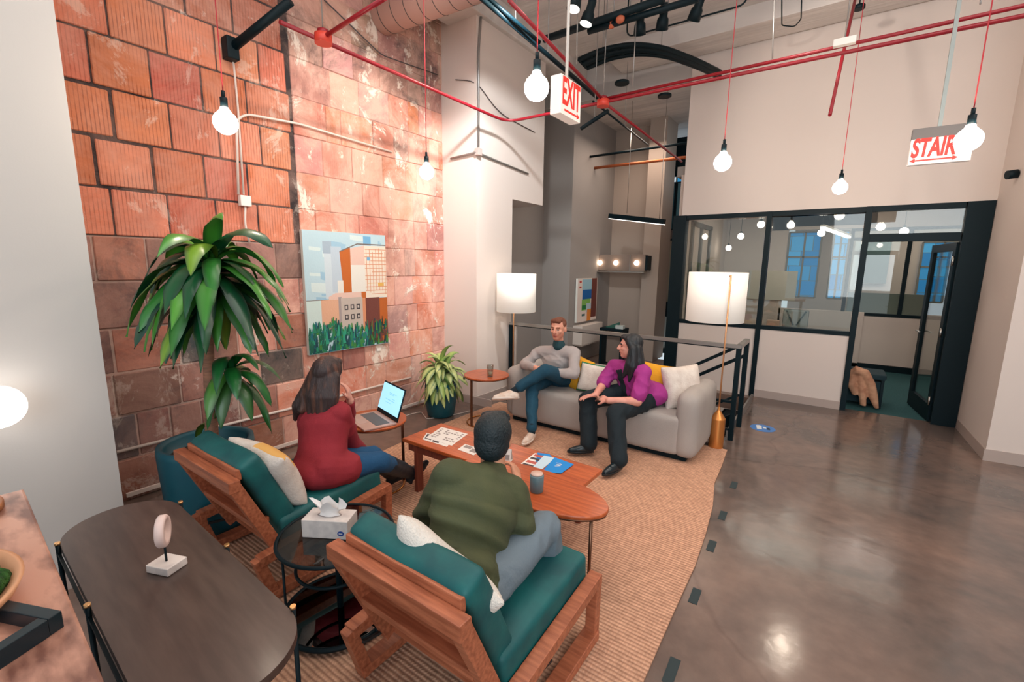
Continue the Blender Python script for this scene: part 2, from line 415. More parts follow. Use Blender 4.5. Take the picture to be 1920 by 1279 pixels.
    mauve = [(146, 104, 96), (136, 100, 94), (160, 108, 94), (126, 98, 94), (172, 112, 92), (152, 112, 104), (66, 76, 80)]
    rose = [(204, 142, 124), (210, 150, 132), (200, 134, 114), (214, 142, 114), (196, 142, 130), (208, 156, 142), (172, 142, 134), (214, 134, 102)]
    left_joint = {9: 1.02, 8: 1.11, 7: .98, 6: 1.04, 10: 1.14, 11: .96, 12: 1.1, 13: 1.0}
    for i in range(len(rows)-1):
        z0, z1 = rows[i], rows[i+1]
        y = .1
        # left part: scored orange tiles above z 1.91, worn mauve ones below
        if i >= 6:
            j = left_joint.get(i, 1.05)
            ys = [j-.325*k for k in range(3, 0, -1)]+[j+.325*k for k in range(0, 5)]
            ys = [v for v in ys if v < 2.26]+[2.335+rnd.uniform(-.02, .035)]
            for a, c in zip(ys[:-1], ys[1:]):
                d = rnd.random() < .12
                up = i >= 11
                block(a, c, z0, z1, vary(orange[rnd.randrange(4)] if not up else (186, 118, 96), 14), (1.0, .34 if not up else .6, .3 if up else .08), rnd.uniform(-.008, .006), .012 if not d else .03)
            y = 2.385
        else:
            y = .35+rnd.uniform(0, .2)
        while y < 4.36:
            w = rnd.choice((.325, .325, .29, .21, .40)) if y < 2.3 else rnd.choice((.325, .21, .16, .27, .325, .38))
            lo = i < 6 and y < 2.1
            t = min(1, max(0, (y-1.3)/1.6)) if i < 6 else 1
            if rnd.random() > t: col = vary(mauve[rnd.randrange(7)], 12); kd = (.12, .28, .7)
            else: col = vary(rose[rnd.randrange(8)], 12); kd = (.2, 1.0, .15)
            if i >= 11: col = vary((176, 140, 130), 18); kd = (.1, .85, .95)
            elif i == 10: kd = (.15, .9, .6)
            y1 = min(y+w, 4.4)
            block(y, y1, z0, z1, col, kd, rnd.uniform(-.006, .006), .004 if not lo else .012)
            y = y1
    # mortar bed behind the tiles: dark beside the orange tiles, pale elsewhere
    for y0, y1, z0, z1, col, kd in ((.1, 2.40, 1.91, 4.8, (52, 48, 50), (0, .25, 0)), (.1, 2.40, -.01, 1.91, (176, 156, 146), (0, .5, .4)), (2.40, 4.4, -.01, 4.8, (190, 150, 138), (0, .7, .3))):
        g = bmesh.ops.create_cube(bm, size=1)
        bmesh.ops.transform(bm, matrix=Matrix.Translation((XB-.12, (y0+y1)/2, (z0+z1)/2)) @ Matrix.Diagonal((.22, y1-y0, z1-z0, 1)), verts=g['verts'])
        paint(set(fc for v in g['verts'] for fc in v.link_faces), col, kd)
    me = bpy.data.meshes.new('wall_left'); bm.to_mesh(me); bm.free(); me.materials.append(m)
    o = bpy.data.objects.new('wall_left', me); C.objects.link(o); o['kind'] = 'structure'
tile_wall()

# ---- white walls and columns
struct(MB().box((-3.75, -.9, 2.375), (1.1, 3.18, 4.75)), 'wall_left_return', mat('shaded_wall_paint', (200, 196, 192), .75, bump=.03, bscale=120))           # white pier at the near left, its dimmer light put into a darker, cooler wall paint: face X=-3.2, corner Y=.69
c_ = MB()
c_.box(((-4.2+XC)/2, 4.645, 2.375), (XC+4.2, .73, 4.75))
c_.box(((-4.2+XC)/2, 5.385, 3.67), (XC+4.2, .75, 2.16))
struct(c_, 'wall_column', WALL())
b_ = MB()
b_.box(((-4.0+XC)/2+.12, 4.262, .05), (XC+4.0+.26, .014, .1)); b_.box((XC+.007, 4.64, .05), (.014, .73, .1))
bbm = mat('baseboard_taupe', (176, 160, 152), .6)
struct(b_, 'baseboard_column', bbm)
struct(MB().box((-3.193, -.9, .05), (.014, 3.18, .1)), 'baseboard_left', bbm)
# grey walls past the stairwell
struct(MB().box((-4.6, 6.2, 2.375), (.6, 2.0, 4.75)), 'wall_stair', WALLG())
struct(MB().box((-4.7, 8.0, 2.3), (1.9, 2.0, 4.6)), 'wall_corridor_left', WALLG())
struct(MB().box((-3.7, 8.8, 2.2), (1.86, .2, 4.4)), 'wall_corridor_back', mat('taupe_wall_paint', (168, 152, 140), .75))
struct(MB().box((-2.80, 8.6, 2.2), (.30, .6, 4.4)), 'wall_corridor_pier', mat('taupe_wall_paint'))
# wall above the partition, right-hand return and hall wall
struct(MB().box((-.30, YP+.1, 3.64), (3.22, .2, 2.34)).box((1.29, YP+.1, 3.64), (.02, .2, 2.34)), 'wall_back', WALL())
w_ = MB(); w_.prism([(1.26, YP+.2), (1.30, 5.84), (5.3, 6.18), (5.3, YP+.2)], 0, 4.75); struct(w_, 'wall_right', WALL())
bb = MB(); bb.prism([(1.262, YP-.0), (1.30-.012, 5.828), (5.3, 6.168), (5.3, 6.20), (1.32, 5.86), (1.28, YP)], 0, .11); struct(bb, 'baseboard_right', bbm)
w_ = MB(); w_.box((5.3, 1.6, 2.375), (.2, 9.2, 4.75)); struct(w_, 'wall_far_right', WALL())

# stairwell shaft below the floor
st = MB()
st.box((HX0-.05, (HY0+HY1)/2, -1.1), (.1, HY1-HY0, 1.8)); st.box(((HX0+HX1)/2, HY1+.05, -1.1), (HX1-HX0, .1, 1.8))
st.box((HX1+.05, (HY0+HY1)/2, -1.1), (.1, HY1-HY0, 1.8)); st.box(((HX0+HX1)/2, HY0-.05, -1.1), (HX1-HX0, .1, 1.8)); st.box(((HX0+HX1)/2, (HY0+HY1)/2, -2.05), (HX1-HX0+.2, HY1-HY0+.2, .1))
struct(st, 'wall_stairwell', WALL())
sp = MB()
for k in range(9):
    x = HX1-.16-.27*k; z = -.19*(k+1)
    sp.box((x, HY1-.48, z-.02), (.3, .86, .04)); sp.box((x+.14, HY1-.48, z+.09), (.015, .86, .2))
stairs = thing('staircase', (-1.9, 6.2, -.9), 'dark steel stair flight going down behind the grey sofa', 'stairs')
o = sp.build('tread', BLACK()); o.parent = stairs; o.matrix_parent_inverse = Matrix.Translation((1.9, -6.2, .9)); o['kind'] = 'stuff'
sg = MB(); sg.bar((HX1, HY1-.93, -.05), (HX1-2.5, HY1-.93, -1.80), .04, .2); sg = sg.build('stringer', BLACK()); sg.parent = stairs; sg.matrix_parent_inverse = Matrix.Translation((1.9, -6.2, .9))

# ---- glazed office partition: window_1 (over the stairwell), window_2, door_1
BK = BLACK(); GL = glass_mat('partition_glass', (240, 243, 240), .07)
T = .09
def panel(name, x0, x1, zsill, ztop):
    root = bpy.data.objects.new(name, None); C.objects.link(root); root.location = ((x0+x1)/2, YP, 0); root['kind'] = 'structure'
    def loc(mb, n, m):
        o = mb.build(n, m); o.data.transform(Matrix.Translation((-(x0+x1)/2, -YP, 0))); o.parent = root; return o
    fr = MB()
    fr.box(((x0+x1)/2, YP+T/2, ztop+.03), (x1-x0, T, .06)); fr.box(((x0+x1)/2, YP+T/2, zsill), (x1-x0, T, .05))
    loc(fr, 'window_frame', BK)
    loc(MB().box(((x0+x1)/2, YP+T/2, (zsill+ztop)/2), (x1-x0-.02, .008, ztop-zsill-.03)), 'pane', GL)
    return root, loc
r1, l1 = panel('window_1', -1.84, -.83, .96, 2.41)
l1(MB().box((-1.335, YP+.05, .12), (1.01, .08, 1.62)), 'lower_panel', WALL())
r2, l2 = panel('window_2', -.77, .20, .96, 2.41)
l2(MB().box((-.285, YP+.05, .5), (.98, .08, .88)), 'lower_panel', WALL())
l2(MB().box((-.285, YP+.0, .05), (.98, .016, .1)), 'baseboard', bbm)
fr = MB(); fr.box((-.80, YP+T/2, 1.235), (.06, T+.03, 2.47)); struct(fr, 'trim_mullion', BK)
fr = MB(); fr.box((-1.93, YP+.06, .4), (.18, .16, 4.14-.0)); struct(fr, 'trim_corner_post', BK)
d1 = bpy.data.objects.new('door_1', None); C.objects.link(d1); d1['kind'] = 'structure'
fr = MB()
fr.box((.225, YP+T/2, 1.235), (.06, T+.03, 2.47)); fr.box((.64, YP+T/2, 2.44), (.80, T, .06)); fr.box((.64, YP+T/2, 2.11), (.80, T, .09))
fr.box((1.155, YP+T/2+.02, 1.235), (.21, T+.06, 2.47))
fr.build('door_frame', BK, d1)
MB().box((.65, YP+T/2, 2.28), (.79, .008, .27)).build('pane', GL, d1)
# the leaf stands open into the office, hinged at the right
hx, hy = 1.05, YP+.08; ang = R(97)
def leafp(s, z, off=0): return Vector((hx+math.cos(ang)*s-math.sin(ang)*off, hy+math.sin(ang)*s+math.cos(ang)*off, z))
lf = MB()
W_ = .82
for s0, s1, z0, z1 in ((0, .09, .01, 2.05), (W_-.09, W_, .01, 2.05), (.09, W_-.09, 1.96, 2.05), (.09, W_-.09, .01, .2)):
    a = leafp((s0+s1)/2, (z0+z1)/2); lf.box(a, (s1-s0, .045, z1-z0), ang)
leaf = lf.build('door_leaf', BK, d1)
MB().box(leafp(W_/2, 1.08), (W_-.18, .008, 1.78), ang).build('glass_pane', GL, leaf)
hd = MB(); hd.tube([leafp(W_-.05, .98), leafp(W_-.05, .98, .06), leafp(W_-.19, .98, .06)], .009); hd.build('door_handle', mat('steel', (190, 186, 180), .3, 1), leaf)
hn = MB()
for z in (.25, 1.05, 1.85): hn.cyl(leafp(0, z-.05, .03), leafp(0, z+.05, .03), .012)
hn.build('hinge', mat('steel'), leaf)
# ---- office interior
OW = mat('office_wall_paint', (208, 192, 182), .75)
lb = MB()
for y in (7.35, 7.9, 8.5): lb.box((-1.865, y, 1.65), (.04, .09, 1.5))
for z in (.95, 2.4): lb.box((-1.865, 7.95, z), (.04, 1.3, .07))
struct(lb, 'trim_office_left_frame', mat('slate_frame', (96, 98, 98), .5))
struct(MB().box((-1.93, 9.33, 1.5), (.1, 4.7, 3.1)), 'wall_office_left', OW)
struct(MB().box((3.12, 9.3, 1.5), (.1, 4.7, 3.1)), 'wall_office_right', OW)
struct(MB().box((-.78, 9.35, -.1), (1.2, .001, .001)).box((-1.42, 9.35, -.1), (1.26, 4.74, .2)), 'floor_office_left', carpet)
ob = MB(); ob.box((-1.42, 10.05, 1.5), (1.2, .1, 3.0)); ob.box((-.2, 10.05, .5), (1.3, .1, 1.0)); ob.box((-.2, 10.05, 2.75), (1.3, .1, .5)); ob.box((1.0, 10.05, 2.72), (4.2, .1, .56)); struct(ob, 'wall_office_back', OW)
# inner glazed screen of the next room
def screen(name, x0, x1, y, cols, z0=.97, z1=2.42, low=True, glass=GL):
    root = bpy.data.objects.new(name, None); C.objects.link(root); root['kind'] = 'structure'
    m_ = MB(); 
    for z in (z0, z1, z1-.16): m_.box(((x0+x1)/2, y, z), (x1-x0, .07, .05))
    for x in cols: m_.box((x, y, (z0+z1)/2), (.055, .08, z1-z0))
    m_.build('window_frame', BK, root)
    MB().box(((x0+x1)/2, y, (z0+z1)/2), (x1-x0, .006, z1-z0)).build('pane', glass, root)
    if low: 
        MB().box(((x0+x1)/2, y, .53), (x1-x0, .06, .84)).build('lower_panel', OW, root)
        MB().box(((x0+x1)/2, y-.01, .05), (x1-x0, .08, .1)).build('baseboard', BK, root)
    return root
screen('window_3', .12, 3.05, 10.05, (.14, .92, 1.75, 2.4))
# far room behind the screen
struct(MB().box((1.3, 12.6, 1.45), (4.4, .1, 3.0)), 'wall_far_room', OW)
struct(MB().box((1.3, 11.3, -.1), (4.4, 2.4, .2)), 'floor_far_room', carpet)
struct(MB().box((1.3, 11.3, 3.0), (4.4, 2.6, .1)), 'ceiling_far_room', WALLG())
frost = mat('frosted_film', (150, 158, 150), .7)
struct(MB().box((1.15, 10.6, .96), (1.9, .03, .72)), 'trim_frosted_band', frost)
def night_window(name, x0, x1, z0, z1, y, seed=3):
    """window onto the city: deep blue dusk with lit and dark building faces"""
    m = bpy.data.materials.new('city_glow_'+str(seed)); m.use_nodes = True; nt = m.node_tree; b = nt.nodes['Principled BSDF']
    tc = nt.nodes.new('ShaderNodeTexCoord'); mp = nt.nodes.new('ShaderNodeMapping'); mp.inputs['Location'].default_value = (seed*.37, 0, seed*.21)
    v = nt.nodes.new('ShaderNodeTexBrick'); v.inputs['Scale'].default_value = 2.6; v.inputs['Mortar Size'].default_value = .02; v.inputs['Brick Width'].default_value = .9; v.inputs['Row Height'].default_value = .7; v.inputs['Bias'].default_value = -.3
    v.inputs['Color1'].default_value = (*lin((14, 112, 170)), 1); v.inputs['Color2'].default_value = (*lin((70, 160, 206)), 1); v.inputs['Mortar'].default_value = (*lin((70, 100, 116)), 1)
    rot = nt.nodes.new('ShaderNodeVectorRotate'); rot.rotation_type = 'X_AXIS'; rot.inputs['Angle'].default_value = R(90)
    nt.links.new(tc.outputs['Object'], mp.inputs[0]); nt.links.new(mp.outputs[0], rot.inputs[0]); nt.links.new(rot.outputs[0], v.inputs[0])
    nt.links.new(v.outputs[0], b.inputs['Emission Color']); b.inputs['Emission Strength'].default_value = .55
    nt.links.new(v.outputs[0], b.inputs['Base Color'])
    root = bpy.data.objects.new(name, None); C.objects.link(root); root['kind'] = 'structure'
    MB().box(((x0+x1)/2, y, (z0+z1)/2), (x1-x0, .02, z1-z0)).build('pane', m, root)
    g = MB()
    for x in (x0, (x0+x1)/2, x1): g.box((x, y-.02, (z0+z1)/2), (.03, .03, z1-z0))
    for z in (z0, z0+(z1-z0)*.62, z1): g.box(((x0+x1)/2, y-.02, z), (x1-x0, .03, .03))
    g.build('window_frame', mat('window_frame_grey', (120, 118, 112), .5), root)
night_window('window_4', -.80, -.30, 1.22, 2.40, 10.02, 3)
night_window('window_5', -.12, .10, 1.22, 2.40, 10.02, 5)
night_window('window_6', 1.35, 2.0, 1.0, 2.3, 12.52, 8)
MBk = MB(); MBk.box((.6, 12.5, 1.9), (.5, .04, .9)); struct(MBk, 'trim_far_door', mat('teal_grey', (94, 116, 116), .6))
# corridor end: glazed with blinds, dark steel
night_window('window_7', -3.1, -2.15, 2.55, 4.1, 10.6, 13)
cd = bpy.data.objects.new('door_2', None); C.objects.link(cd); cd['kind'] = 'structure'
g = MB(); 
for x in (-2.91, -2.44): g.box((x, 9.3, 1.1), (.07, .08, 2.4))
g.box((-2.68, 9.3, 2.3), (.5, .08, .1)); g.box((-2.68, 9.3, .9), (.5, .06, .3)); g.box((-2.68, 9.3, .05), (.5, .08, .1)); g.box((-2.2, 9.35, 1.2), (.5, .04, 2.4)); g.build('door_frame', BK, cd)
MB().box((-2.68, 9.3, .45), (.4, .02, .7)).build('lower_panel', mat('pale_grey', (176, 182, 178), .6), cd)
MB().box((-2.68, 9.3, 1.65), (.4, .01, 1.2)).build('pane', mat('warm_pane', (170, 158, 138), .3), cd)
g = MB(); g.box((-2.45, 9.25, 2.9), (.9, .05, .9)); 
for k in range(5): g.box((-2.86+.11*k, 9.21, 2.9), (.05, .02, .85), mi=1)
g.box((-2.45, 9.25, 3.8), (.9, .05, .7)); g.box((-2.4, 9.2, 2.37), (.75, .06, .16), mi=2)
struct(g, 'trim_corridor_glazing', [BK, mat('blind_teal', (60, 104, 116), .5), mat('brown_panel', (104, 92, 88), .6)])
# ================================================================ FURNITURE
def tube_path(pts, bend=.06, n=5):
    """round the corners of a polyline"""
    pts = [Vector(p) for p in pts]; out = [pts[0]]
    for i in range(1, len(pts)-1):
        a, p, b = pts[i-1], pts[i], pts[i+1]; d = min(bend, (a-p).length*.45, (b-p).length*.45)
        s, e = p+(a-p).normalized()*d, p+(b-p).normalized()*d
        for k in range(n+1):
            t = k/n; out.append(s*(1-t)**2+p*2*t*(1-t)+e*t*t)
    return out+[pts[-1]]

# ---- jute rug
def rug():
    m = bpy.data.materials.new('woven_jute'); m.use_nodes = True; nt = m.node_tree; b = nt.nodes['Principled BSDF']; L = nt.links.new; N = nt.nodes.new
    tc = N('ShaderNodeTexCoord')
    w1 = N('ShaderNodeTexWave'); w1.bands_direction = 'Y'; w1.inputs['Scale'].default_value = 14; w1.inputs['Distortion'].default_value = .9; w1.inputs['Detail'].default_value = 2; w1.inputs['Detail Scale'].default_value = 2
    w2 = N('ShaderNodeTexWave'); w2.bands_direction = 'X'; w2.inputs['Scale'].default_value = 19; w2.inputs['Distortion'].default_value = 3.5; w2.inputs['Detail'].default_value = 2; w2.inputs['Detail Scale'].default_value = 3
    n = N('ShaderNodeTexNoise'); n.inputs['Scale'].default_value = 30; n.inputs['Detail'].default_value = 5
    n2 = N('ShaderNodeTexNoise'); n2.inputs['Scale'].default_value = 2.2; n2.inputs['Detail'].default_value = 4
    for x in (w1, w2, n, n2): L(tc.outputs['Object'], x.inputs['Vector'])
    mul = N('ShaderNodeMath'); mul.operation = 'MULTIPLY'; L(w1.outputs[0], mul.inputs[0]); 
    mr = N('ShaderNodeMapRange'); mr.inputs[3].default_value = .55; mr.inputs[4].default_value = 1; L(w2.outputs[0], mr.inputs[0]); L(mr.outputs[0], mul.inputs[1])
    r = N('ShaderNodeValToRGB'); e = r.color_ramp.elements
    e[0].position = .0; e[0].color = (*lin((172, 130, 108)), 1); e[1].position = .36; e[1].color = (*lin((208, 164, 138)), 1)
    e2 = r.color_ramp.elements.new(1); e2.color = (*lin((224, 180, 150)), 1)
    L(mul.outputs[0], r.inputs[0])
    rr = N('ShaderNodeValToRGB'); e = rr.color_ramp.elements; e[0].position = .3; e[0].color = (.74, .70, .68, 1); e[1].position = .65; e[1].color = (1.05, 1.02, 1, 1); L(n.outputs[0], rr.inputs[0])
    mx = N('ShaderNodeMix'); mx.data_type = 'RGBA'; mx.blend_type = 'MULTIPLY'; mx.inputs[0].default_value = .9; L(r.outputs[0], mx.inputs[6]); L(rr.outputs[0], mx.inputs[7])
    L(mx.outputs[2], b.inputs['Base Color']); b.inputs['Roughness'].default_value = .95; b.inputs['Specular IOR Level'].default_value = .1
    bp = N('ShaderNodeBump'); bp.inputs['Strength'].default_value = .5; bp.inputs['Distance'].default_value = .006; L(mul.outputs[0], bp.inputs['Height']); L(bp.outputs[0], b.inputs['Normal'])
    x = MB(); rg = []
    pts = []
    right = [(-.42, .62), (-.44, 1.2), (-.49, 1.7), (-.50, 2.2), (-.505, 2.63), (-.53, 3.0), (-.57, 3.4), (-.64, 3.8), (-.66, 4.2), (-.69, 4.60)]
    left = [(-3.36, 4.50), (-3.37, 4.0), (-3.37, 3.5), (-3.34, 3.0), (-3.30, 2.6), (-3.24, 2.0), (-3.2, 1.4), (-3.16, .80)]
    poly = right+left
    x.prism(poly, .002, .014)
    return one(x, 'rug', m, 'large tan woven jute rug under the whole seating group', 'rug')
rug()

# ---- black tape marks on the floor
tape = mat('dark_tape', (32, 50, 54), .6)
for k, ((px, py), lab) in enumerate(zip([(1376, 910), (1355, 967), (1334, 1024), (1303, 1118), (1259, 1258)],
        ['small dark tape mark on concrete, farthest of the five beside the rug', 'dark tape mark on concrete, second from the sofa end of the rug', 'dark tape mark on concrete, middle one of the five beside the rug',
         'dark tape mark on concrete beside the near rug edge, fourth from the sofa', 'long dark tape mark on concrete, nearest and lowest in the picture'])):
    p = at(px, py, Z=0); b = MB(); b.box((0, 0, .001), (.045, .13 if k < 4 else .15, .0015), R(2))
    o = one(b, 'tape_mark', tape, lab, 'tape', 'tape marks along the rug'); o.location = (p.x, p.y, .0005)
# ---- blue floor sticker
p = at(1430, 803, Z=0)
s_ = thing('floor_sticker', (p.x, p.y, .0005), 'round blue and white sticker on the floor near the partition', 'sticker', R(10))
MB().disc((0, 0, 0), .125, 0, .0015, 40, bev=.0004).build('disc', mat('sticker_blue', (70, 132, 206), .5), s_)
e_ = MB(); e_.box((-.035, .0, .0022), (.05, .10, .001)); e_.box((.02, .02, .0022), (.03, .05, .001)); e_.ball((-.035, .06, .002), (.03, .03, .0012)); e_.build('print', mat('sticker_white', (238, 240, 240), .5), s_)
e_ = MB(); e_.box((.055, -.01, .0022), (.03, .07, .001)); e_.build('dark_print', mat('sticker_dark', (24, 40, 70), .5), s_)

# ---- lounge chairs
def make_chair(loc, label):
    t = thing('lounge_chair', loc, label, 'chair', 0, 'wooden lounge chairs with teal cushions')
    W = WOOD()
    for sx in (-1, 1):
        x = sx*.355; b = MB()
        P = [(x, -.36, .0), (x, .41, .0), (x, .41, .335), (x, -.40, .255)]
        b.bar((x, -.36, .035), (x, .41, .035), .07, .045, .004)
        b.bar((x, -.40, .245), (x, .425, .315), .06, .05, .004)
        b.bar((x, .40, .0), (x, .41, .325), .05, .05, .004, up=(0, 1, 0))
        b.bar((x, -.33, .0), (x, -.405, .26), .05, .05, .004, up=(0, 1, 0))
        b.build('side_frame', W, t)
    # back frame
    lo, hi = Vector((0, -.235, .15)), Vector((0, -.465, .665)); d = (hi-lo).normalized()
    b = MB()
    for x in (-.31, .31):
        b.bar((x, lo.y, lo.z), (x, hi.y, hi.z), .045, .06, .004, up=(0, 1, 0))
    b.bar((-.335, hi.y, hi.z), (.335, hi.y, hi.z), .055, .06, .005)
    b.build('back_frame', W, t)
    MB().bar((-.29, -.425, .70), (.29, -.425, .70), .025, .055, .005).build('top_rail', W, t)
    m_ = lo.lerp(hi, .46); MB().bar((-.29, m_.y-.0, m_.z+.02), (.29, m_.y-.0, m_.z+.02), .085, .028, .004).build('lower_rail', W, t)
    pa, pb_ = lo.lerp(hi, .52)+Vector((0, .028, 0)), lo.lerp(hi, .95)+Vector((0, .028, 0)); MB().bar(pa, pb_, .57, .012, up=(0, 1, 0)).build('back_panel', W, t)
    b = MB(); b.bar((-.34, .36, .25), (.34, .36, .25), .05, .045, .004); b.bar((-.34, -.2, .17), (.34, -.2, .17), .05, .045, .004)
    for x in (-.32, .32): b.bar((x, -.2, .17), (x, .36, .25), .03, .04)
    b.build('seat_frame', W, t)
    # cushions
    def cushion(n, w, l, th, a, c, seed):
        bm = MB(); bm.box((0, 0, 0), (w, l, th), bev=.035, smooth=True, seg=4)
        bmesh.ops.subdivide_edges(bm.bm, edges=[e for e in bm.bm.edges if e.calc_length() > .1], cuts=7, use_grid_fill=True)
        rr = random.Random(seed); ph = [rr.uniform(0, 6) for _ in range(6)]
        for v in bm.bm.verts:
            x, y, z = v.co; k = max(0, 1-(2*x/w)**4)*max(0, 1-(2*y/l)**4)
            v.co.z += (1 if z > 0 else -.4)*.018*k+.003*math.sin(14*x+ph[0]+3*math.sin(9*y+ph[1]))
        M = Matrix.Translation(c) @ Matrix.Rotation(a, 4, 'X'); bmesh.ops.transform(bm.bm, matrix=M, verts=bm.bm.verts)
        for f_ in bm.bm.faces: f_.smooth = True
        o = bm.build(n, VELVET(), t); return o
    sc = cushion('seat_cushion', .64, .66, .15, R(4), (0, .075, .335), 1)
    L_ = .53; a = math.atan2(d.z, -d.y)
    mid = lo.lerp(hi, .60)+Vector((0, .100, .06)); cushion('back_cushion', .60, L_, .115, -(math.pi/2-math.atan2(-d.y, d.z))+math.pi, mid, 2)
    pp = MB(); 
    for s_ in (-1, 1): MB().bar((s_*.31, -.37, .20), (s_*.31, .1, .10), .012, .012).build('support_rod', mat('dark_rod', (60, 64, 66), .4, .6), t)
    return t
chairA = make_chair((-1.12, 1.36, .014), 'wooden lounge chair with teal cushions nearest the camera, man in green seated in it')
chairB = make_chair((-2.58, 1.36, .014), 'wooden lounge chair with teal cushions beside the big teal planter, woman in red on it')

# ---- scatter cushions
def scatter(loc, w, h, t_, rz, tilt, lab, m, roll=0, name='throw_pillow', group=None, n=14):
    b = MB(); b.pillow((0, 0, 0), w, h, t_, n=n)
    rr = random.Random(int(loc[0]*1000)); a, c = rr.uniform(0, 6), rr.uniform(0, 6)
    for v in b.bm.verts: v.co.y += .006*math.sin(v.co.x*22+a)*math.sin(v.co.z*19+c)
    o = b.build(name, m, subsurf=1); tag(o, lab, 'pillow', group)
    o.rotation_mode = 'QUATERNION'
    o.rotation_quaternion = Quaternion((0, 0, 1), rz) @ Quaternion((1, 0, 0), tilt) @ Quaternion((0, 1, 0), roll)
    o.location = loc; return o
CREAM = mat('cream_fabric', (226, 216, 206), .95, bump=.4, bscale=90, col2=(210, 196, 186), scale=12)
FLUFF = mat('fluffy_cream_fabric', (232, 224, 214), 1, bump=1, bscale=130, sheen=.3)
YEL = mat('mustard_fabric', (222, 158, 34), .9, bump=.25, bscale=60)
scatter((-1.09, 1.105, .585), .50, .46, .13, 0, R(22), 'fluffy cream pillow behind the man in the olive shirt', FLUFF, R(30))
pb = scatter((-2.47, 1.16, .60), .46, .40, .15, R(8), R(24), 'crumpled cream and yellow pillow leaning in the chair beside the planter', [CREAM, mat('ochre_patch', (226, 172, 96), .9)], R(6))
for p_ in pb.data.polygons:
    c = p_.center
    if c.y > 0 and c.x > -.02 and c.z > -.05 and c.x-c.z*.3 < .16: p_.material_index = 1
scatter(at(1082, 699, Y=4.34), .36, .40, .15, R(-10), R(-14), 'mustard yellow pillow beside the man on the sofa', YEL, R(14))
g = scatter(at(1114, 710, Y=4.26), .36, .33, .12, R(6), R(-16), 'green bordered white pillow between the two people on the sofa', [mat('green_fabric', (22, 112, 68), .9, bump=.2), CREAM], R(4))
for p_ in g.data.polygons:
    c = p_.center
    if abs(c.x) < .145 and abs(c.z) < .13: p_.material_index = 1
scatter((-1.34, 4.38, .62), .38, .40, .15, R(34), R(-16), 'mustard yellow pillow behind the woman in the purple shirt', YEL, R(10))
scatter((-1.10, 4.38, .62), .42, .43, .16, R(50), R(-14), 'off-white pillow against the right sofa arm', CREAM, R(-3))

# ---- sofa
def sofa():
    t = thing('sofa', (-1.89, 4.43, .014), 'light grey fabric sofa with thick rounded arms', 'sofa')
    F = mat('sofa_fabric', (160, 152, 147), .9, bump=.25, bscale=180, col2=(168, 160, 154), scale=3, sheen=.2)
    def blob(n, c, d, bev, bulge, seed=0, cuts=6):
        b = MB(); b.box((0, 0, 0), d, bev=bev, smooth=True, seg=5)
        bmesh.ops.subdivide_edges(b.bm, edges=[e for e in b.bm.edges if e.calc_length() > .12], cuts=cuts, use_grid_fill=True)
        for v in b.bm.verts:
            x, y, z = (v.co[i]/(d[i]/2) for i in range(3))
            kx = max(0, (1-y**4)*(1-z**4)); ky = max(0, (1-x**4)*(1-z**4)); kz = max(0, (1-x**4)*(1-y**4))
            v.co.x += bulge*x*kx; v.co.y += bulge*y*ky; v.co.z += bulge*z*kz
            v.co.y += .003*math.sin(v.co.x*11+seed)*math.sin(v.co.z*9)
        bmesh.ops.translate(b.bm, vec=c, verts=b.bm.verts)
        for f_ in b.bm.faces: f_.smooth = True
        return b.build(n, F, t)
    blob('seat', (-.03, -.08, .235), (1.84, .70, .36), .055, .012, 1, 10)
    blob('backrest', (-.0, .29, .33), (1.96, .24, .56), .10, .01, 2, 10)
    blob('arm', (.935, -.02, .335), (.19, .80, .59), .092, .014, 3)
    blob('arm', (-.955, -.0, .325), (.20, .78, .55), .095, .012, 4)
    MB().box((-.0, .0, .03), (1.9, .74, .05)).build('plinth', BLACK(), t)
sofa()

# ---- coffee table (long) and the oval table set over its end
t = thing('coffee_table', (-1.87, 2.45, .014), 'long low walnut coffee table with papers on it', 'table')
b = MB(); b.box((0, 0, .392), (1.47, .43, .028), bev=.006); b.build('tabletop', ORWOOD(), t)
DW = mat('dark_walnut', (112, 52, 38), .45, col2=(134, 66, 48), scale=5, stretch=(12, 12, 1))
b = MB(); b.box((0, -.19, .35), (1.36, .022, .055)); b.box((0, .19, .35), (1.36, .022, .055)); b.build('apron', DW, t)
for sx in (-1, 1):
    for sy in (-1, 1):
        b = MB(); b.bar((sx*.60, sy*.175, 0), (sx*.60, sy*.175, .378), .035, .06, .004); b.build('leg', DW, t)
t = thing('oval_side_table', (-1.34, 2.06, .014), 'oval orange wood table on thin bronze legs holding a mug', 'table')
MB().disc((0, 0, 0), .5, .462, .486, 64, 1, .44, bev=.005).build('tabletop', ORWOOD(), t)
MB().disc((0, 0, 0), .495, .452, .462, 64, 1, .435, bev=.002).build('rim', BRONZE(), t)
for x, y in ((.44, -.06), (-.40, -.08), (-.1, .16)):
    MB().cyl((x, y, 0), (x, y, .455), .009, n=10).build('leg', BRONZE(), t)
b = MB(); b.tube([(.44, -.06, .01), (-.1, .16, .01), (-.40, -.08, .01)], .007); b.build('foot_rail', BRONZE(), t)
# mug
p = at(1006, 921, Z=.5)
t = thing('mug', (p.x, p.y, .5), 'grey-blue insulated mug with pale lid on the oval table', 'mug')
MB().lathe([(0, 0), (.034, 0), (.037, .004), (.040, .095), (.036, .1), (.0, .1)], n=32).build('body', mat('mug_glaze', (96, 124, 132), .4), t)
MB().lathe([(0, .101), (.034, .101), (.034, .108), (.0, .108)], n=32).build('lid', mat('mug_lid', (222, 190, 176), .45), t)
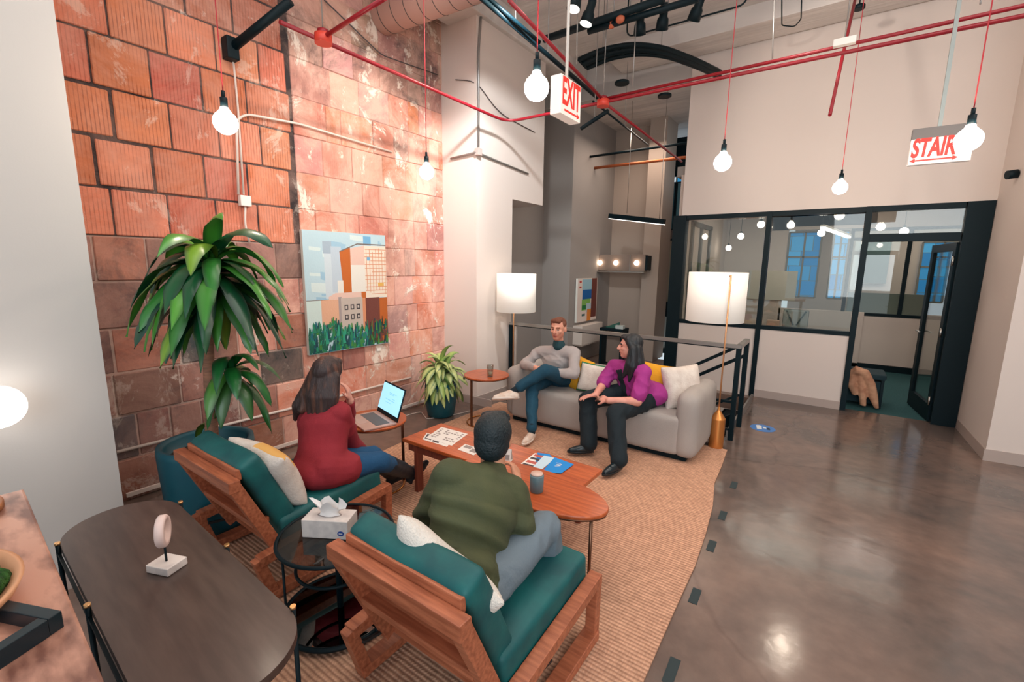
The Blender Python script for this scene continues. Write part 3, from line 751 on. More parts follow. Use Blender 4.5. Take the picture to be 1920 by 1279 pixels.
# papers
def sheet(pts, mats, name, label, cat, z, group=None, cells=None, th=.0015):
    """a leaflet lying on a table; pts are its corners in the photo"""
    P = [at(px, py, Z=z) for px, py in pts]; c = sum(P, Vector())/len(P)
    b = MB(); b.prism([(p.x-c.x, p.y-c.y) for p in P], 0, th, 0)
    if cells:
        u, v = P[1]-P[0], P[3]-P[0]
        for (u0, v0, u1, v1, mi) in cells:
            q = [P[0]+u*a+v*bb-c for a, bb in ((u0, v0), (u1, v0), (u1, v1), (u0, v1))]
            b.quad([(k.x, k.y, th+.0004) for k in q], mi)
    o = b.build(name, mats, recalc=False); 
    bmx = bmesh.new(); bmx.from_mesh(o.data); bmesh.ops.recalc_face_normals(bmx, faces=[f_ for f_ in bmx.faces if len(f_.edges) and abs(f_.calc_center_median().z-th/2) < th*.6]); bmx.to_mesh(o.data); bmx.free()
    tag(o, label, cat, group); o.location = (c.x, c.y, z); return o
PAPER = mat('paper', (232, 228, 222), .7); GREYP = mat('paper_grey', (150, 140, 136), .7); BLUEP = mat('paper_blue', (14, 136, 214), .5)
LBLUE = mat('paper_pale_blue', (196, 222, 236), .5); REDP = mat('paper_red', (186, 88, 78), .6); DARKP = mat('paper_dark', (66, 60, 66), .6)
rc = random.Random(4)
cells = [(.08+.11*i, .10+.13*j, .16+.11*i, .17+.13*j, 1) for i in range(8) for j in range(6) if rc.random() < .6]
ZT = .4205
sheet([(828, 801), (877, 814), (847, 836), (798, 821)], [PAPER, GREYP], 'leaflet', 'white printed leaflet at the far left end of the coffee table', 'paper', ZT, 'papers on the coffee table', cells)
sheet([(800, 812), (848, 826), (838, 838), (792, 824)], [PAPER, DARKP], 'magazine', 'magazine with grey photos tucked under the white leaflet', 'magazine', ZT-.0004, 'papers on the coffee table', [(.05, .1, .3, .8, 1), (.36, .2, .6, .9, 1), (.7, .1, .92, .7, 1)], .001)
sheet([(872, 833), (905, 843), (888, 854), (858, 843)], [PAPER, GREYP], 'flyer', 'small flyer beside the seated man on the coffee table', 'paper', ZT, 'papers on the coffee table', [(.1, .1, .5, .5, 1), (.55, .3, .9, .8, 1)])
sheet([(1003, 850), (1030, 857), (994, 886), (966, 878)], [PAPER, REDP, DARKP], 'photo_brochure', 'brochure with red and dark photo strips on the coffee table', 'brochure', ZT, 'papers on the coffee table', [(.1, .05, .9, .18, 1), (.1, .25, .9, .36, 2), (.1, .45, .9, .58, 1), (.1, .65, .9, .8, 2)])
fb = thing('folded_brochure', at(1045, 872, Z=ZT), 'blue folded brochure with white script lettering on the coffee table', 'brochure')
def fbq(pts, m, n, z=.002, th=.0015):
    P = [at(px, py, Z=ZT)-fb.location for px, py in pts]; MB().prism([(p.x, p.y) for p in P], z, z+th).build(n, m, fb)
fbq([(1008, 849), (1030, 852), (1040, 862), (1018, 872), (1004, 866)], BLUEP, 'back_cover', .0)
fbq([(1020, 855), (1042, 860), (1012, 884), (990, 886)], LBLUE, 'inner_page', .002)
fbq([(1040, 859), (1076, 872), (1052, 889), (1016, 886)], BLUEP, 'front_cover', .004)
u_ = at(1076, 872, Z=ZT)-at(1040, 859, Z=ZT); w_ = at(1040, 859, Z=ZT)-at(1016, 886, Z=ZT); c_ = at(1046, 874, Z=ZT)-fb.location
ptsw = [(-.02, .018), (.0, .026), (.022, .02), (.012, .012), (-.004, .008), (-.012, -.004), (.002, -.002), (.018, .002), (.0, -.014), (-.014, -.022)]
un, wn = u_.normalized(), w_.normalized()
MB().tube([c_+un*a*1.1+wn*bb*1.2+Vector((0, 0, .0065)) for a, bb in ptsw], .0022, 6).build('script', PAPER, fb)
# tent card
p = at(950, 864, Z=ZT); t = thing('tent_card', (p.x, p.y, ZT), 'small white folded tent card standing behind the man on the coffee table', 'card', R(20))
b = MB(); b.bar((-.0, -.03, 0), (0, 0, .085), .07, .0015, up=(1, 0, 0)); b.box((0, 0, .0006), (.07, .06, .001)); b.bm.free()
b = MB(); b.quad([(-.035, -.03, .001), (.035, -.03, .001), (.035, 0, .088), (-.035, 0, .088)]); b.quad([(-.035, .03, .001), (.035, .03, .001), (.035, 0, .088), (-.035, 0, .088)]); b.quad([(-.035, -.03, .001), (.035, -.03, .001), (.035, .03, .001), (-.035, .03, .001)])
b.build('card', PAPER, t); b = MB(); b.quad([(-.025, -.0265, .02), (.025, -.0265, .02), (.025, -.014, .05), (-.025, -.014, .05)]); b.build('print', GREYP, t)

# ---- round C-tables
def ctable(loc, h, r, lab, ang):
    t = thing('round_side_table', loc, lab, 'table', ang, 'round orange side tables on one bronze leg')
    MB().disc((0, 0, 0), r, h-.02, h, 56, bev=.004).build('tabletop', ORWOOD(), t)
    MB().disc((0, 0, 0), r-.004, h-.028, h-.02, 56, bev=.001).build('rim', BRONZE(), t)
    MB().bar((r-.03, 0, .008), (r-.03, 0, h-.025), .02, .02, up=(0, 1, 0)).build('leg', BRONZE(), t)
    b = MB()
    b.tube([(math.cos(a_)*(r-.03), math.sin(a_)*(r-.03), .008) for a_ in [2*math.pi*k/36 for k in range(37)]], .008, 8); b.build('base_ring', BRASS(), t)
    return t
ctable((-3.02, 3.80, .014), .55, .245, 'round orange side table by the white column with a drinking glass', R(-100))
tb = ctable((-2.80, 2.13, .014), .55, .245, 'round orange side table carrying the open laptop', R(60))
# drinking glass
p = at(919, 706, Z=.565)
t = thing('drinking_glass', (p.x, p.y, .5645), 'clear tumbler on the round table by the column', 'glass')
b = MB(); b.lathe([(0, 0), (.030, 0), (.036, .13), (.034, .13), (.028, .012), (0, .012)], n=28); b.build('tumbler', glass_mat('clear_glass', (235, 238, 236), .03), t)
b = MB(); b.lathe([(0, .013), (.027, .013), (.0295, .05), (0, .05)], n=28); b.build('drink', mat('pale_drink', (226, 206, 180), .2), t)

# ---- laptop on its table
def laptop():
    base = [at(664, 787, Z=.58), at(699, 812, Z=.58), at(748, 790, Z=.58), at(707, 762, Z=.58)]
    hingeL, hingeR = at(705, 763, Z=.58), at(744, 787, Z=.58)
    c = Vector((-2.765, 2.075, .565))
    x = Vector((hingeR.x-hingeL.x, hingeR.y-hingeL.y, 0)).normalized(); y = Vector((-x.y, x.x, 0))
    t = thing('laptop', (c.x, c.y, c.z), 'open laptop with bright pale blue screen facing the woman in red', 'laptop', math.atan2(x.y, x.x))
    GR = mat('laptop_rose_grey', (206, 170, 158), .35, .35)
    w, d = .37, .25
    MB().box((0, 0, .008), (w, d, .014), bev=.004).build('base', GR, t)
    MB().box((0, .03, .0156), (w*.84, .105, .001)).build('keyboard', mat('keyboard_grey', (92, 92, 94), .6), t)
    MB().box((0, -.07, .0156), (.10, .07, .001)).build('touchpad', mat('touchpad', (190, 158, 148), .4), t)
    tl = R(18); M = Matrix.Rotation(-tl, 4, 'X')
    lid = MB(); lid.box(Vector((0, d/2+.004, .014))+M @ Vector((0, 0, .125)), (w, .006, .25), M, bev=.002); lid = lid.build('lid', BLACK(), t)
    q = Vector((0, d/2+.0, .014))
    MB().box(q+M @ Vector((0, -.0034, .138)), (w-.018, .002, .205), M).build('screen', mat('screen_glow', (150, 206, 228), .3, emit=(150, 208, 232), estr=.85), lid)
    b = MB()
    for z, w2, xo in ((.165, .12, .02), (.155, .08, 0), (.13, .05, .05), (.115, .16, 0), (.095, .10, -.03)): b.box(q+M @ Vector((xo, -.0048, z*1.1)), (w2, .0006, .003), M)
    b.build('page_text', mat('screen_text', (110, 170, 200), .4, emit=(110, 170, 200), estr=.6), lid)
laptop()

# ---- glass drum table with the tissue box
GC = (-1.86, 1.17)
t = thing('glass_side_table', (*GC, .014), 'round two-tier black metal and smoked glass table between the lounge chairs', 'table')
SG = glass_mat('smoked_glass', (150, 168, 170), .05)
def ringm(r, z, w=.009): 
    b = MB(); b.tube([(math.cos(a_)*r, math.sin(a_)*r, z) for a_ in [2*math.pi*k/56 for k in range(57)]], w, 8); return b
MB().disc((0, 0, 0), .265, .432, .438, 56, bev=.001).build('glass_top', SG, t)
ringm(.265, .435).build('top_ring', BLACK(), t)
ringm(.19, .28, .008).build('middle_ring', BLACK(), t)
MB().disc((0, 0, 0), .255, .03, .036, 56, bev=.001).build('lower_shelf', glass_mat('dark_mirror_glass', (40, 56, 60), .1), t)
ringm(.265, .03, .012).build('base_ring', BLACK(), t)
b = MB(); b.cyl((0, 0, .03), (0, 0, .435), .016); b.build('stem', BLACK(), t)
for k in range(3):
    a_ = 2*math.pi*k/3+.5; MB().tube([(math.cos(a_)*.265, math.sin(a_)*.265, .03), (math.cos(a_)*.265, math.sin(a_)*.265, .435)], .006, 8).build('rod', BLACK(), t)
p = at(621, 1004, Z=.452)
t = thing('tissue_box', (-1.885, 1.155, .4535), 'white tissue box with a tissue pulled up on the glass table', 'box', R(31))
TW = mat('tissue_box_card', (222, 212, 206), .7, col2=(206, 196, 192), scale=30)
MB().box((0, 0, .045), (.225, .115, .09), bev=.003).build('carton', TW, t)
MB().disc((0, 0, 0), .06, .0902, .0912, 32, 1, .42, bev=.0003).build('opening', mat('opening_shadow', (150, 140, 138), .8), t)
b = MB(); rr = random.Random(5); n = 26; rg = []
for z, r_, w2 in ((.088, .052, .1), (.11, .040, .2), (.13, .046, .5), (.155, .064, .7), (.17, .074, .9)):
    rg.append([(math.cos(2*math.pi*k/n)*r_*(1+w2*.4*math.sin(5*2*math.pi*k/n+z*20)), math.sin(2*math.pi*k/n)*r_*.42*(1+w2*.5*math.sin(3*2*math.pi*k/n)), z+w2*.03*math.sin(4*2*math.pi*k/n+1)-.02*w2) for k in range(n)])
b.rings(rg, True, False); b.build('tissue', mat('tissue_paper', (244, 240, 238), .9), t)
MB().disc((0, 0, 0), .016, -.0008, .0008, 24, 1, .8, bev=.0002).build('emblem', mat('emblem_blue', (32, 66, 140), .5), t)
em = [o for o in t.children if o.name.startswith('emblem')][0]; em.rotation_euler = (R(90), 0, 0); em.location = (.078, -.0582, .03)
em2 = MB().box((0, 0, .0010), (.018, .004, .0006)); em2 = em2.build('emblem_mark', PAPER, em)

# ---- dark console with half-round ends
def console():
    cx_, cy_ = -1.67, .435
    t = thing('console_table', (cx_, cy_, 0), 'dark stained console table with rounded ends and black rod legs', 'table', R(-2.5))
    hw, hl = .178, .46; poly = []
    for k in range(25):
        a_ = -math.pi/2+math.pi*k/24; poly.append((hl+math.cos(a_)*hw, math.sin(a_)*hw))
    for k in range(25):
        a_ = math.pi/2+math.pi*k/24; poly.append((-hl+math.cos(a_)*hw, math.sin(a_)*hw))
    DB = mat('dark_stained_oak', (64, 50, 46), .38, col2=(82, 66, 60), scale=3, stretch=(1.5, 10, 10), coat=.1)
    MB().prism(poly, .725, .75).build('tabletop', DB, t)
    MB().prism([(x*.97, y*.93) for x, y in poly], .22, .24).build('lower_shelf', DB, t)
    BR = mat('leg_brass', (226, 176, 120), .3, .9)
    for x in (-.47, -.0, .47):
        for s_ in (-1, 1):
            y = s_*(hw+.006)
            b = MB(); b.cyl((x, y, 0), (x, y, .755), .007, n=10); lg = b.build('leg', BLACK(), t)
            MB().cyl((x, y, .753), (x, y, .762), .0085, n=14).build('cap', BR, lg)
    b = MB()
    for s_ in (-1, 1): b.bar((-.47, s_*(hw+.006), .718), (.47, s_*(hw+.006), .718), .008, .012)
    b.build('side_rail', BLACK(), t)
    return t
console()
# ---- disc sculpture on the console
p = at(314, 1066, Z=.75)
t = thing('disc_sculpture', (p.x, p.y, .7515), 'small pale disc on a rod and white marble block on the console', 'sculpture', R(60))
MA = mat('white_marble', (228, 218, 212), .35, col2=(206, 196, 192), scale=9, contrast=(.5, .62))
MB().box((0, 0, .013), (.088, .07, .026), R(-38), bev=.003).build('base', MA, t)
MB().cyl((0, 0, .026), (0, 0, .085), .0035, n=10).build('rod', BLACK(), t)
b = MB(); Mx = Matrix.Rotation(R(90), 3, 'Y')
b.lathe([(0, -.004), (.028, -.004), (.034, -.012), (.046, -.013), (.051, -.008), (.051, .008), (.046, .013), (.034, .012), (.028, .004), (0, .004)], (0, 0, .133), 40, M=Mx)
b.build('disc', mat('pale_stone', (226, 200, 192), .55, col2=(214, 190, 184), scale=20), t)

# ---- high wooden table at the near left and what stands on it
ew = mat('figured_maple', (200, 148, 126), .4, col2=(112, 72, 60), scale=4.5, stretch=(1.0, 2.6, 1), contrast=(.44, .62), detail=14, coat=.15)
t = thing('high_table', (-1.44, -.145, 0), 'high table with figured pinkish wood top at the near left', 'table', R(-2.9))
b = MB(); b.box((0, -.03, .93), (1.66, .72, .045), bev=.006); b.build('tabletop', ew, t)
for sx in (-1, 1):
    for sy in (-1, 1): MB().box((sx*.74, -.03+sy*.28, .454), (.06, .06, .908)).build('leg', BLACK(), t)
t = tag(MB().disc((0, 0, 0), .15, .0, .022, 48, bev=.004).build('round_board', mat('pale_oak', (170, 112, 72), .5, col2=(146, 92, 60), scale=8, stretch=(1, 8, 1))), 'round wooden board at the far end of the high table', 'board')
t.location = (-2.16, .02, .9525)
t = thing('moss_bowl', (-1.57, -.03, .9525), 'oblong pale wooden bowl filled with green moss', 'bowl', R(0))
b = MB(); b.lathe([(0, 0), (.11, 0), (.16, .03), (.175, .06), (.165, .06), (.145, .035), (.1, .012), (0, .012)], n=40, sx=1.25, sy=.95); b.build('bowl', mat('pale_bowl_wood', (206, 150, 112), .5), t)
def mossy():
    b = MB(); rr = random.Random(3)
    for k in range(70):
        a_, q = rr.uniform(0, 6.28), math.sqrt(rr.random()); b.ball((math.cos(a_)*q*.16, math.sin(a_)*q*.12, .045+.03*(1-q)), rr.uniform(.018, .032), 8)
    return b
tag(mossy().build('moss', mat('moss_green', (44, 104, 30), .95, col2=(20, 62, 20), scale=60, bump=1, bscale=150), t), kind='stuff')
t = thing('black_tray', (-1.355, .022, .9525), 'square black-rimmed tray on the near end of the high table', 'tray', R(24))
b = MB()
for k in range(4):
    M = Matrix.Rotation(k*math.pi/2, 4, 'Z'); b.box(M @ Vector((0, .088, .02)), (.2 if k % 2 == 0 else .149, .026, .04), M, bev=.002)
b.build('rim', mat('black_lacquer', (8, 32, 40), .3), t); MB().box((0, 0, .004), (.16, .16, .006)).build('bottom', ew, t)
# globe wall lamp on the white pier
gp = at(-6, 764, X=-3.05)
t = thing('globe_wall_lamp', gp, 'glowing white globe lamp on the white wall at the far left', 'lamp')
MB().ball((0, 0, 0), .098, 28).build('globe', mat('globe_glow', (250, 244, 238), .4, emit=(255, 244, 234), estr=3.0), t)
MB().cyl((-.15, 0, 0), (-.09, 0, 0), .045).build('mount', BRASS(), t)

# ---- floor lamps
def floor_lamp(loc, lab, zb, zt, r, off, base):
    t = thing('floor_lamp', loc, lab, 'lamp', 0, 'brass floor lamps with white drum shades')
    SH = mat('lamp_shade_linen', (244, 240, 232), .9, emit=(255, 246, 232), estr=.20, bump=.1, bscale=200)
    b = MB()
    prof = [(0, 0), (.068, 0), (.068, .30), (.066, .305), (.03, .36), (.014, .385), (.010, .42), (0, .42)]
    for (r0, z0), (r1, z1) in zip(prof[1:-1], prof[2:]):
        b.lathe([(r0, z0), (r1, z1)], n=24)
    for v in b.bm.verts:
        if .0 < v.co.z < .301 and v.co.xy.length > .05:
            pass
    b.build('base', mat('fluted_brass', (214, 142, 78), .34, .75), t)
    MB().cyl((0, 0, .40), (0, 0, zt-.02), .0075, n=12).build('pole', mat('warm_brass', (226, 168, 120), .3, .7), t)
    s_ = MB(); n = 48; o_ = Vector(off); rg = []
    for rr, z in ((r*.985, zb), (r, zb), (r*1.0, zt), (r*.985, zt)): rg.append([Vector((o_.x+rr*math.cos(2*math.pi*k/n), o_.y+rr*math.sin(2*math.pi*k/n), z)) for k in range(n)])
    rg.append([Vector((o_.x+.985*r*math.cos(2*math.pi*k/n), o_.y+.985*r*math.sin(2*math.pi*k/n), zb)) for k in range(n)])
    s_.rings(rg, True, False); s_.build('lamp_shade', SH, t)
    b = MB(); 
    for k in range(3): a_ = 2*math.pi*k/3; b.tube([(o_.x, o_.y, zt-.03), (o_.x+r*.98*math.cos(a_), o_.y+r*.98*math.sin(a_), zt-.01)], .003, 6)
    b.tube([(0, 0, zt-.03), (o_.x, o_.y, zt-.03)], .006, 8); b.tube([(o_.x, o_.y, zt-.03), (o_.x, o_.y, zt-.14)], .012, 8); b.build('shade_frame', BRASS(), t)
    MB().ball((o_.x, o_.y, zt-.22), .035).build('bulb', mat('lamp_bulb', (255, 240, 220), .4, emit=(255, 226, 196), estr=14), t)
    return t
floor_lamp((-.80, 4.62, .0), 'tall brass floor lamp with white drum shade beside the right sofa arm', 1.22, 1.70, .27, (-.16, .245), 1)
floor_lamp((-3.27, 4.66, .0), 'brass floor lamp with white drum shade beside the white column', 1.17, 1.64, .245, (.02, .02), 1)

# ---- stair railing
t = thing('stair_railing', (-2.1, 4.93, 0), 'grey and black steel railing behind the sofa around the stairwell', 'railing')
GM = mat('grey_steel', (150, 146, 142), .35, .6)
def rl(b, name, m):
    b.bm.verts.ensure_lookup_table(); bmesh.ops.translate(b.bm, vec=(2.1, -4.93, 0), verts=b.bm.verts); return b.build(name, m, t)
rl(MB().bar((-3.52, 4.93, .975), (-.70, 4.93, .975), .05, .035), 'top_rail', GM)
rl(MB().bar((-3.52, 4.93, .952), (-.70, 4.93, .952), .035, .012), 'under_rail', BLACK())
rl(MB().bar((-.72, 4.93, .975), (-.72, 5.42, .975), .05, .035), 'return_rail', GM)
for x, y in ((-3.50, 4.93), (-.72, 4.93), (-.72, 5.42)):
    rl(MB().bar((x, y, 0), (x, y, .96), .045, .045, up=(0, 1, 0)), 'post', BLACK())
rl(MB().bar((-3.42, 4.93, 0), (-3.42, 4.93, .96), .03, .03, up=(0, 1, 0)), 'bright_post', mat('light_steel', (206, 200, 196), .35, .6))
rl(MB().bar((-3.5, 4.93, .10), (-.72, 4.93, .10), .03, .04), 'bottom_rail', BLACK())
rl(MB().bar((-3.5, 4.93, .40), (-.72, 4.93, .40), .02, .025), 'middle_rail', BLACK())
for z0 in (.94, .80):
    rl(MB().bar((-.74, 5.42, z0), (-3.0, 5.42, z0-1.42), .035, .035), 'stair_handrail', BLACK())
rl(MB().bar((-.75, 5.42, .36), (-2.2, 5.42, -.56), .025, .025), 'stair_stringer', BLACK())
cb_ = MB(); cb_.box((-.755, 5.75, .05), (.02, 1.7, .1)); rl(cb_, 'kerb_plate', GM)
# ================================================================ PLANTS
def planter(t, r_top, r_bot, h, col):
    b = MB(); b.lathe([(0, 0), (r_bot*.9, 0), (r_bot, .02), (r_bot+(r_top-r_bot)*.6, h*.45), (r_top, h*.93), (r_top-.004, h), (r_top-.03, h), (r_top-.04, h-.02), (r_top-.045, h-.09), (0, h-.09)], n=56)
    return b.build('pot', col, t)
POTM = mat('teal_planter', (8, 78, 94), .45, col2=(10, 88, 102), scale=3, bump=.05, bscale=60)
SOIL = mat('soil', (44, 36, 32), 1, col2=(70, 56, 46), scale=30, bump=1, bscale=60)
def leaf(bm, base, az, elev, L, w, droop, cl, ca, cb, n=9, twist=0, wav=.0):
    """arching strap leaf; the middle has one colour, the margin another"""
    d = Vector((math.cos(az)*math.cos(elev), math.sin(az)*math.cos(elev), math.sin(elev))); p = Vector(base); side = Vector((-math.sin(az), math.cos(az), 0))
    rows = []
    for i in range(n+1):
        t = i/n; ww = w*(math.sin(math.pi*min(1, (t*.93+.07))**.8)**.75)*(1 if t < .97 else .3)
        nrm = side.cross(d).normalized(); s2 = (side*math.cos(twist*t)+nrm*math.sin(twist*t))
        k = wav*math.sin(t*14+az*5)
        rows.append([p-s2*ww*.5+nrm*(.12*ww+k), p-s2*ww*.2, p, p+s2*ww*.2, p+s2*ww*.5+nrm*(.12*ww-k)])
        d = (d+Vector((0, 0, -droop/n))).normalized(); p = p+d*(L/n)
    vv = [[bm.verts.new(q) for q in r] for r in rows]
    cols = [cb, ca, ca, ca, cb]
    for i in range(n):
        for j in range(4):
            f_ = bm.faces.new((vv[i][j], vv[i][j+1], vv[i+1][j+1], vv[i+1][j])); f_.smooth = True
            for lp, jj in zip(f_.loops, (j, j+1, j+1, j)): lp[cl] = (*lin(cols[jj]), 1)
def foliage(name, gen, parent, rough=.35):
    bm = bmesh.new(); cl = bm.loops.layers.float_color.new('Leaf'); gen(bm, cl)
    me = bpy.data.meshes.new(name); bm.to_mesh(me); bm.free()
    me.materials.append(mat('leaf_'+name, (30, 90, 40), rough, attr='Leaf', coat=.15)); o = bpy.data.objects.new(name, me); C.objects.link(o); o.parent = parent; return o

# dracaena in the big planter
px0, py0 = -3.235, 1.15
t = thing('dracaena_plant', (px0, py0, 0), 'tall dracaena with drooping green leaves in a big teal planter by the clay tile wall', 'plant')
planter(t, .27, .235, .60, POTM)
MB().disc((0, 0, 0), .227, .50, .515, 40, bev=.004).build('soil', SOIL, t)
o3 = Vector((px0, py0, 0)); 
tr = [at(398, 838, Y=py0)-o3, at(396, 780, Y=py0)-o3, at(392, 700, Y=py0)-o3, at(390, 640, Y=py0)-o3, at(393, 560, Y=py0)-o3, at(398, 500, Y=py0)-o3]
tr = [tr[0]-Vector((0, 0, .06))]+tr
b = MB(); b.tube(tr, [.042, .04, .034, .031, .03, .026, .018], 14); b.build('trunk', mat('dracaena_bark', (160, 112, 88), .85, col2=(126, 92, 74), scale=14, stretch=(1, 1, 5), bump=.5, bscale=30, bstretch=(1, 1, 6)), t)
def crown(bm, cl):
    rr = random.Random(21); top = tr[-1]+Vector((0, 0, .0))
    for i in range(72):
        t_ = i/71; az = i*2.39996+rr.uniform(-.3, .3)
        el = R(70-78*t_**.7+rr.uniform(-10, 10)); L = .30+.27*math.sin(math.pi*min(1, t_*.7+.15))+rr.uniform(-.05, .08)
        k = rr.random(); ca = (46+int(34*k), 116+int(34*k), 44) if rr.random() < .6 else (14, 66+int(20*k), 42)
        if rr.random() < .14: ca = (112, 150, 44)
        cb = (ca[0]*.6, ca[1]*.68, ca[2]*.8)
        base = top+Vector((rr.uniform(-.015, .015), rr.uniform(-.015, .015), .06-.22*t_))
        leaf(bm, base, az, el, L, .098+rr.uniform(-.014, .022), 2.5-.3*t_+rr.uniform(-.5, .9), cl, ca, cb, 12, rr.uniform(-.9, .9), .006)
foliage('crown', crown, t)
sh = [at(398, 790, Y=py0)-o3, at(405, 750, Y=py0)-o3+Vector((.0, .05, 0)), at(432, 700, Y=py0+.08)-o3]
b = MB(); b.tube(sh, [.012, .010, .007], 8); b.build('side_shoot', mat('shoot_green', (84, 104, 52), .7), t)
def side(bm, cl):
    rr = random.Random(8); top = sh[-1]
    for i in range(13):
        t_ = i/12; az = [.2, -.6, .9, -.3, 2.2, .5, -1.0, 1.5, 3.1, .1, -.8, .7, -1.6][i]; el = R(75-80*t_)
        ca = (70, 128, 44) if i in (4, 6) else (22+int(30*rr.random()), 88+int(20*rr.random()), 44); cb = (ca[0]*.6, ca[1]*.65, ca[2]*.8)
        leaf(bm, top+Vector((0, 0, .02-.05*t_)), az, el, .39+rr.uniform(-.06, .09), .088, 3.1, cl, ca, cb, 10, rr.uniform(-.4, .4), .003)
    leaf(bm, sh[0]+Vector((-.01, 0, -.02)), 3.4, R(35), .26, .06, 3.2, cl, (84, 124, 44), (50, 92, 40))
foliage('lower_leaves', side, t)

# variegated plant
qx, qy = -3.62, 3.70
t = thing('variegated_plant', (qx, qy, 0), 'bushy cream and green variegated plant in a dark teal pot by the column', 'plant')
b = MB(); b.lathe([(0, 0), (.13, 0), (.155, .02), (.185, .20), (.18, .36), (.172, .40), (.155, .40), (.15, .36), (0, .35)], n=48); b.build('pot', mat('dark_teal_pot', (14, 84, 98), .4), t)
MB().disc((0, 0, 0), .15, .352, .362, 32, bev=.002).build('soil', SOIL, t)
def var(bm, cl):
    rr = random.Random(5)
    for s_ in range(5):
        ax = rr.uniform(0, 6.28); 
        for i in range(24):
            t_ = i/23; az = i*2.39996+s_*1.3+rr.uniform(-.2, .2); rr_ = .05 if s_ else 0
            base = Vector((math.cos(ax)*rr_*(1+t_), math.sin(ax)*rr_*(1+t_), .60-.20*t_-(.06*s_/5)))
            ca = (196, 208, 136) if rr.random() < .7 else (160, 186, 104); cb = (52, 104, 56) if rr.random() < .7 else (76, 124, 62)
            leaf(bm, base, az, R(80-85*t_+rr.uniform(-10, 10)), .30+rr.uniform(-.04, .07), .088+rr.uniform(-.01, .02), 2.5+rr.uniform(-.3, .8), cl, ca, cb, 8, rr.uniform(-.4, .4))
o = foliage('foliage', var, t)
b = MB(); b.cyl((0, 0, .35), (0, 0, .62), .012); b.build('stem', mat('stem_green', (90, 116, 60), .7), t)
b = MB(); b.tube([(.1, -.02, .5), (.2, .0, .60), (.30, .02, .56), (.33, .03, .50)], [.004, .003, .003, .002], 6); b.ball((.335, .03, .49), (.012, .012, .02), 8); b.build('tendril', mat('stem_brown', (90, 80, 60), .7), t)

# ================================================================ ON THE WALLS
# painting of a city on the tile wall
PC = Vector((XB+.028, 2.845, 1.455)); PW, PH = .95, 1.18
t = thing('painting', PC, 'large unframed city painting with green bushes hanging on the clay tile wall', 'painting')
MB().box((0, 0, 0), (.04, PW, PH), bev=.003).build('canvas', mat('canvas_edge', (222, 222, 214), .8), t)
cols = {'sky': (178, 208, 220), 'sky2': (150, 190, 214), 'cl': (206, 224, 226), 'tow': (158, 178, 196), 'or': (186, 98, 36), 'wh': (222, 222, 216), 'pk': (220, 190, 178), 'grid': (206, 140, 104), 'gy': (150, 140, 136),
        'pbrk': (214, 168, 140), 'br': (108, 58, 50), 'or2': (176, 92, 34), 'g1': (14, 92, 74), 'g2': (26, 122, 92), 'g3': (8, 66, 76), 'g4': (60, 130, 60), 'ln': (112, 100, 96), 'dk': (52, 50, 56), 'bl': (110, 170, 210), 'gn': (92, 150, 60), 'yl': (214, 170, 90)}
def art(t, PW, PH, shapes, x, flip=1, name='painted_surface'):
    """flat paint strokes on a canvas whose face looks along local +X; u runs along +Y, v down from the top"""
    bm = bmesh.new(); cl = bm.loops.layers.float_color.new('Paint'); k = 0
    for c, pts in shapes:
        k += 1; xx = x+k*.000012
        f_ = bm.faces.new([bm.verts.new((xx, (-.5+u)*PW*flip, (.5-v)*PH)) for u, v in pts])
        if f_.normal.x < 0 or True:
            f_.normal_update()
            if f_.normal.x < 0: f_.normal_flip()
        for lp in f_.loops: lp[cl] = (*lin(cols[c] if isinstance(c, str) else c), 1)
    me = bpy.data.meshes.new(name); bm.to_mesh(me); bm.free(); me.materials.append(mat('paint', (128, 128, 128), .6, attr='Paint', bump=.15, bscale=60))
    o = bpy.data.objects.new(name, me); C.objects.link(o); o.parent = t; return o
def rect(u0, v0, u1, v1): return [(u0, v0), (u1, v0), (u1, v1), (u0, v1)]
rr = random.Random(9)
S = [('sky', rect(0, 0, 1, 1))]
for k in range(60):
    u, v = rr.random(), rr.random()*.6; w_, h_ = rr.uniform(.05, .25), rr.uniform(.02, .1)
    S.append((rr.choice(['sky', 'sky2', 'cl', 'cl', 'sky']), [(u, v), (min(1, u+w_), v+.01), (min(1, u+w_*.9), v+h_), (u, v+h_*.8)]))
S += [('tow', rect(.21, .08, .31, .18)), ((196, 212, 222), rect(.22, .18, .38, .55)), ((182, 200, 214), rect(.30, .12, .42, .50)), ('bl', rect(.70, .02, .80, .10)), ('ln', rect(0, .555, .25, .56)), ((196, 218, 216), rect(0, .56, .16, .9)),
      ('or', [(.40, .16), (.53, .12), (.53, .52), (.43, .52)]), ('pk', [(.53, .13), (.71, .10), (.71, .27), (.53, .27)]), ('wh', rect(.53, .27, .71, .52)), ('ln', [(.40, .155), (.62, .085), (1, .085), (1, .095), (.62, .095), (.40, .165)]),
      ((226, 216, 202), rect(.71, .10, 1, .56))]
for k in range(13):
    v = .13+k*.033; S.append(('grid' if rr.random() < .8 else 'yl', rect(.71+(rr.random()*.1 if k % 3 == 0 else 0), v, 1-(rr.random()*.1 if k % 4 == 1 else 0), v+.006)))
for k in range(7):
    u = .73+k*.042; S.append(('grid', rect(u, .11+rr.random()*.05, u+.007, .55-rr.random()*.06)))
S += [('bl', rect(.74, .20, .78, .23)), ('yl', rect(.88, .43, .96, .46)), ('wh', rect(.36, .40, .43, .53)), ('pk', [(.25, .535), (.33, .505), (.71, .505), (.71, .56), (.25, .56)]), ('or', rect(.65, .505, .71, .56)),
      ('pbrk', rect(.16, .56, .36, .82)), ((158, 148, 148), rect(.36, .54, .40, .84)), ((186, 176, 168), rect(.39, .55, .66, .84)), ('grid', rect(.66, .56, .70, .86)), ('br', rect(.70, .56, .89, .98)), ('or2', rect(.89, .565, 1, .97))]
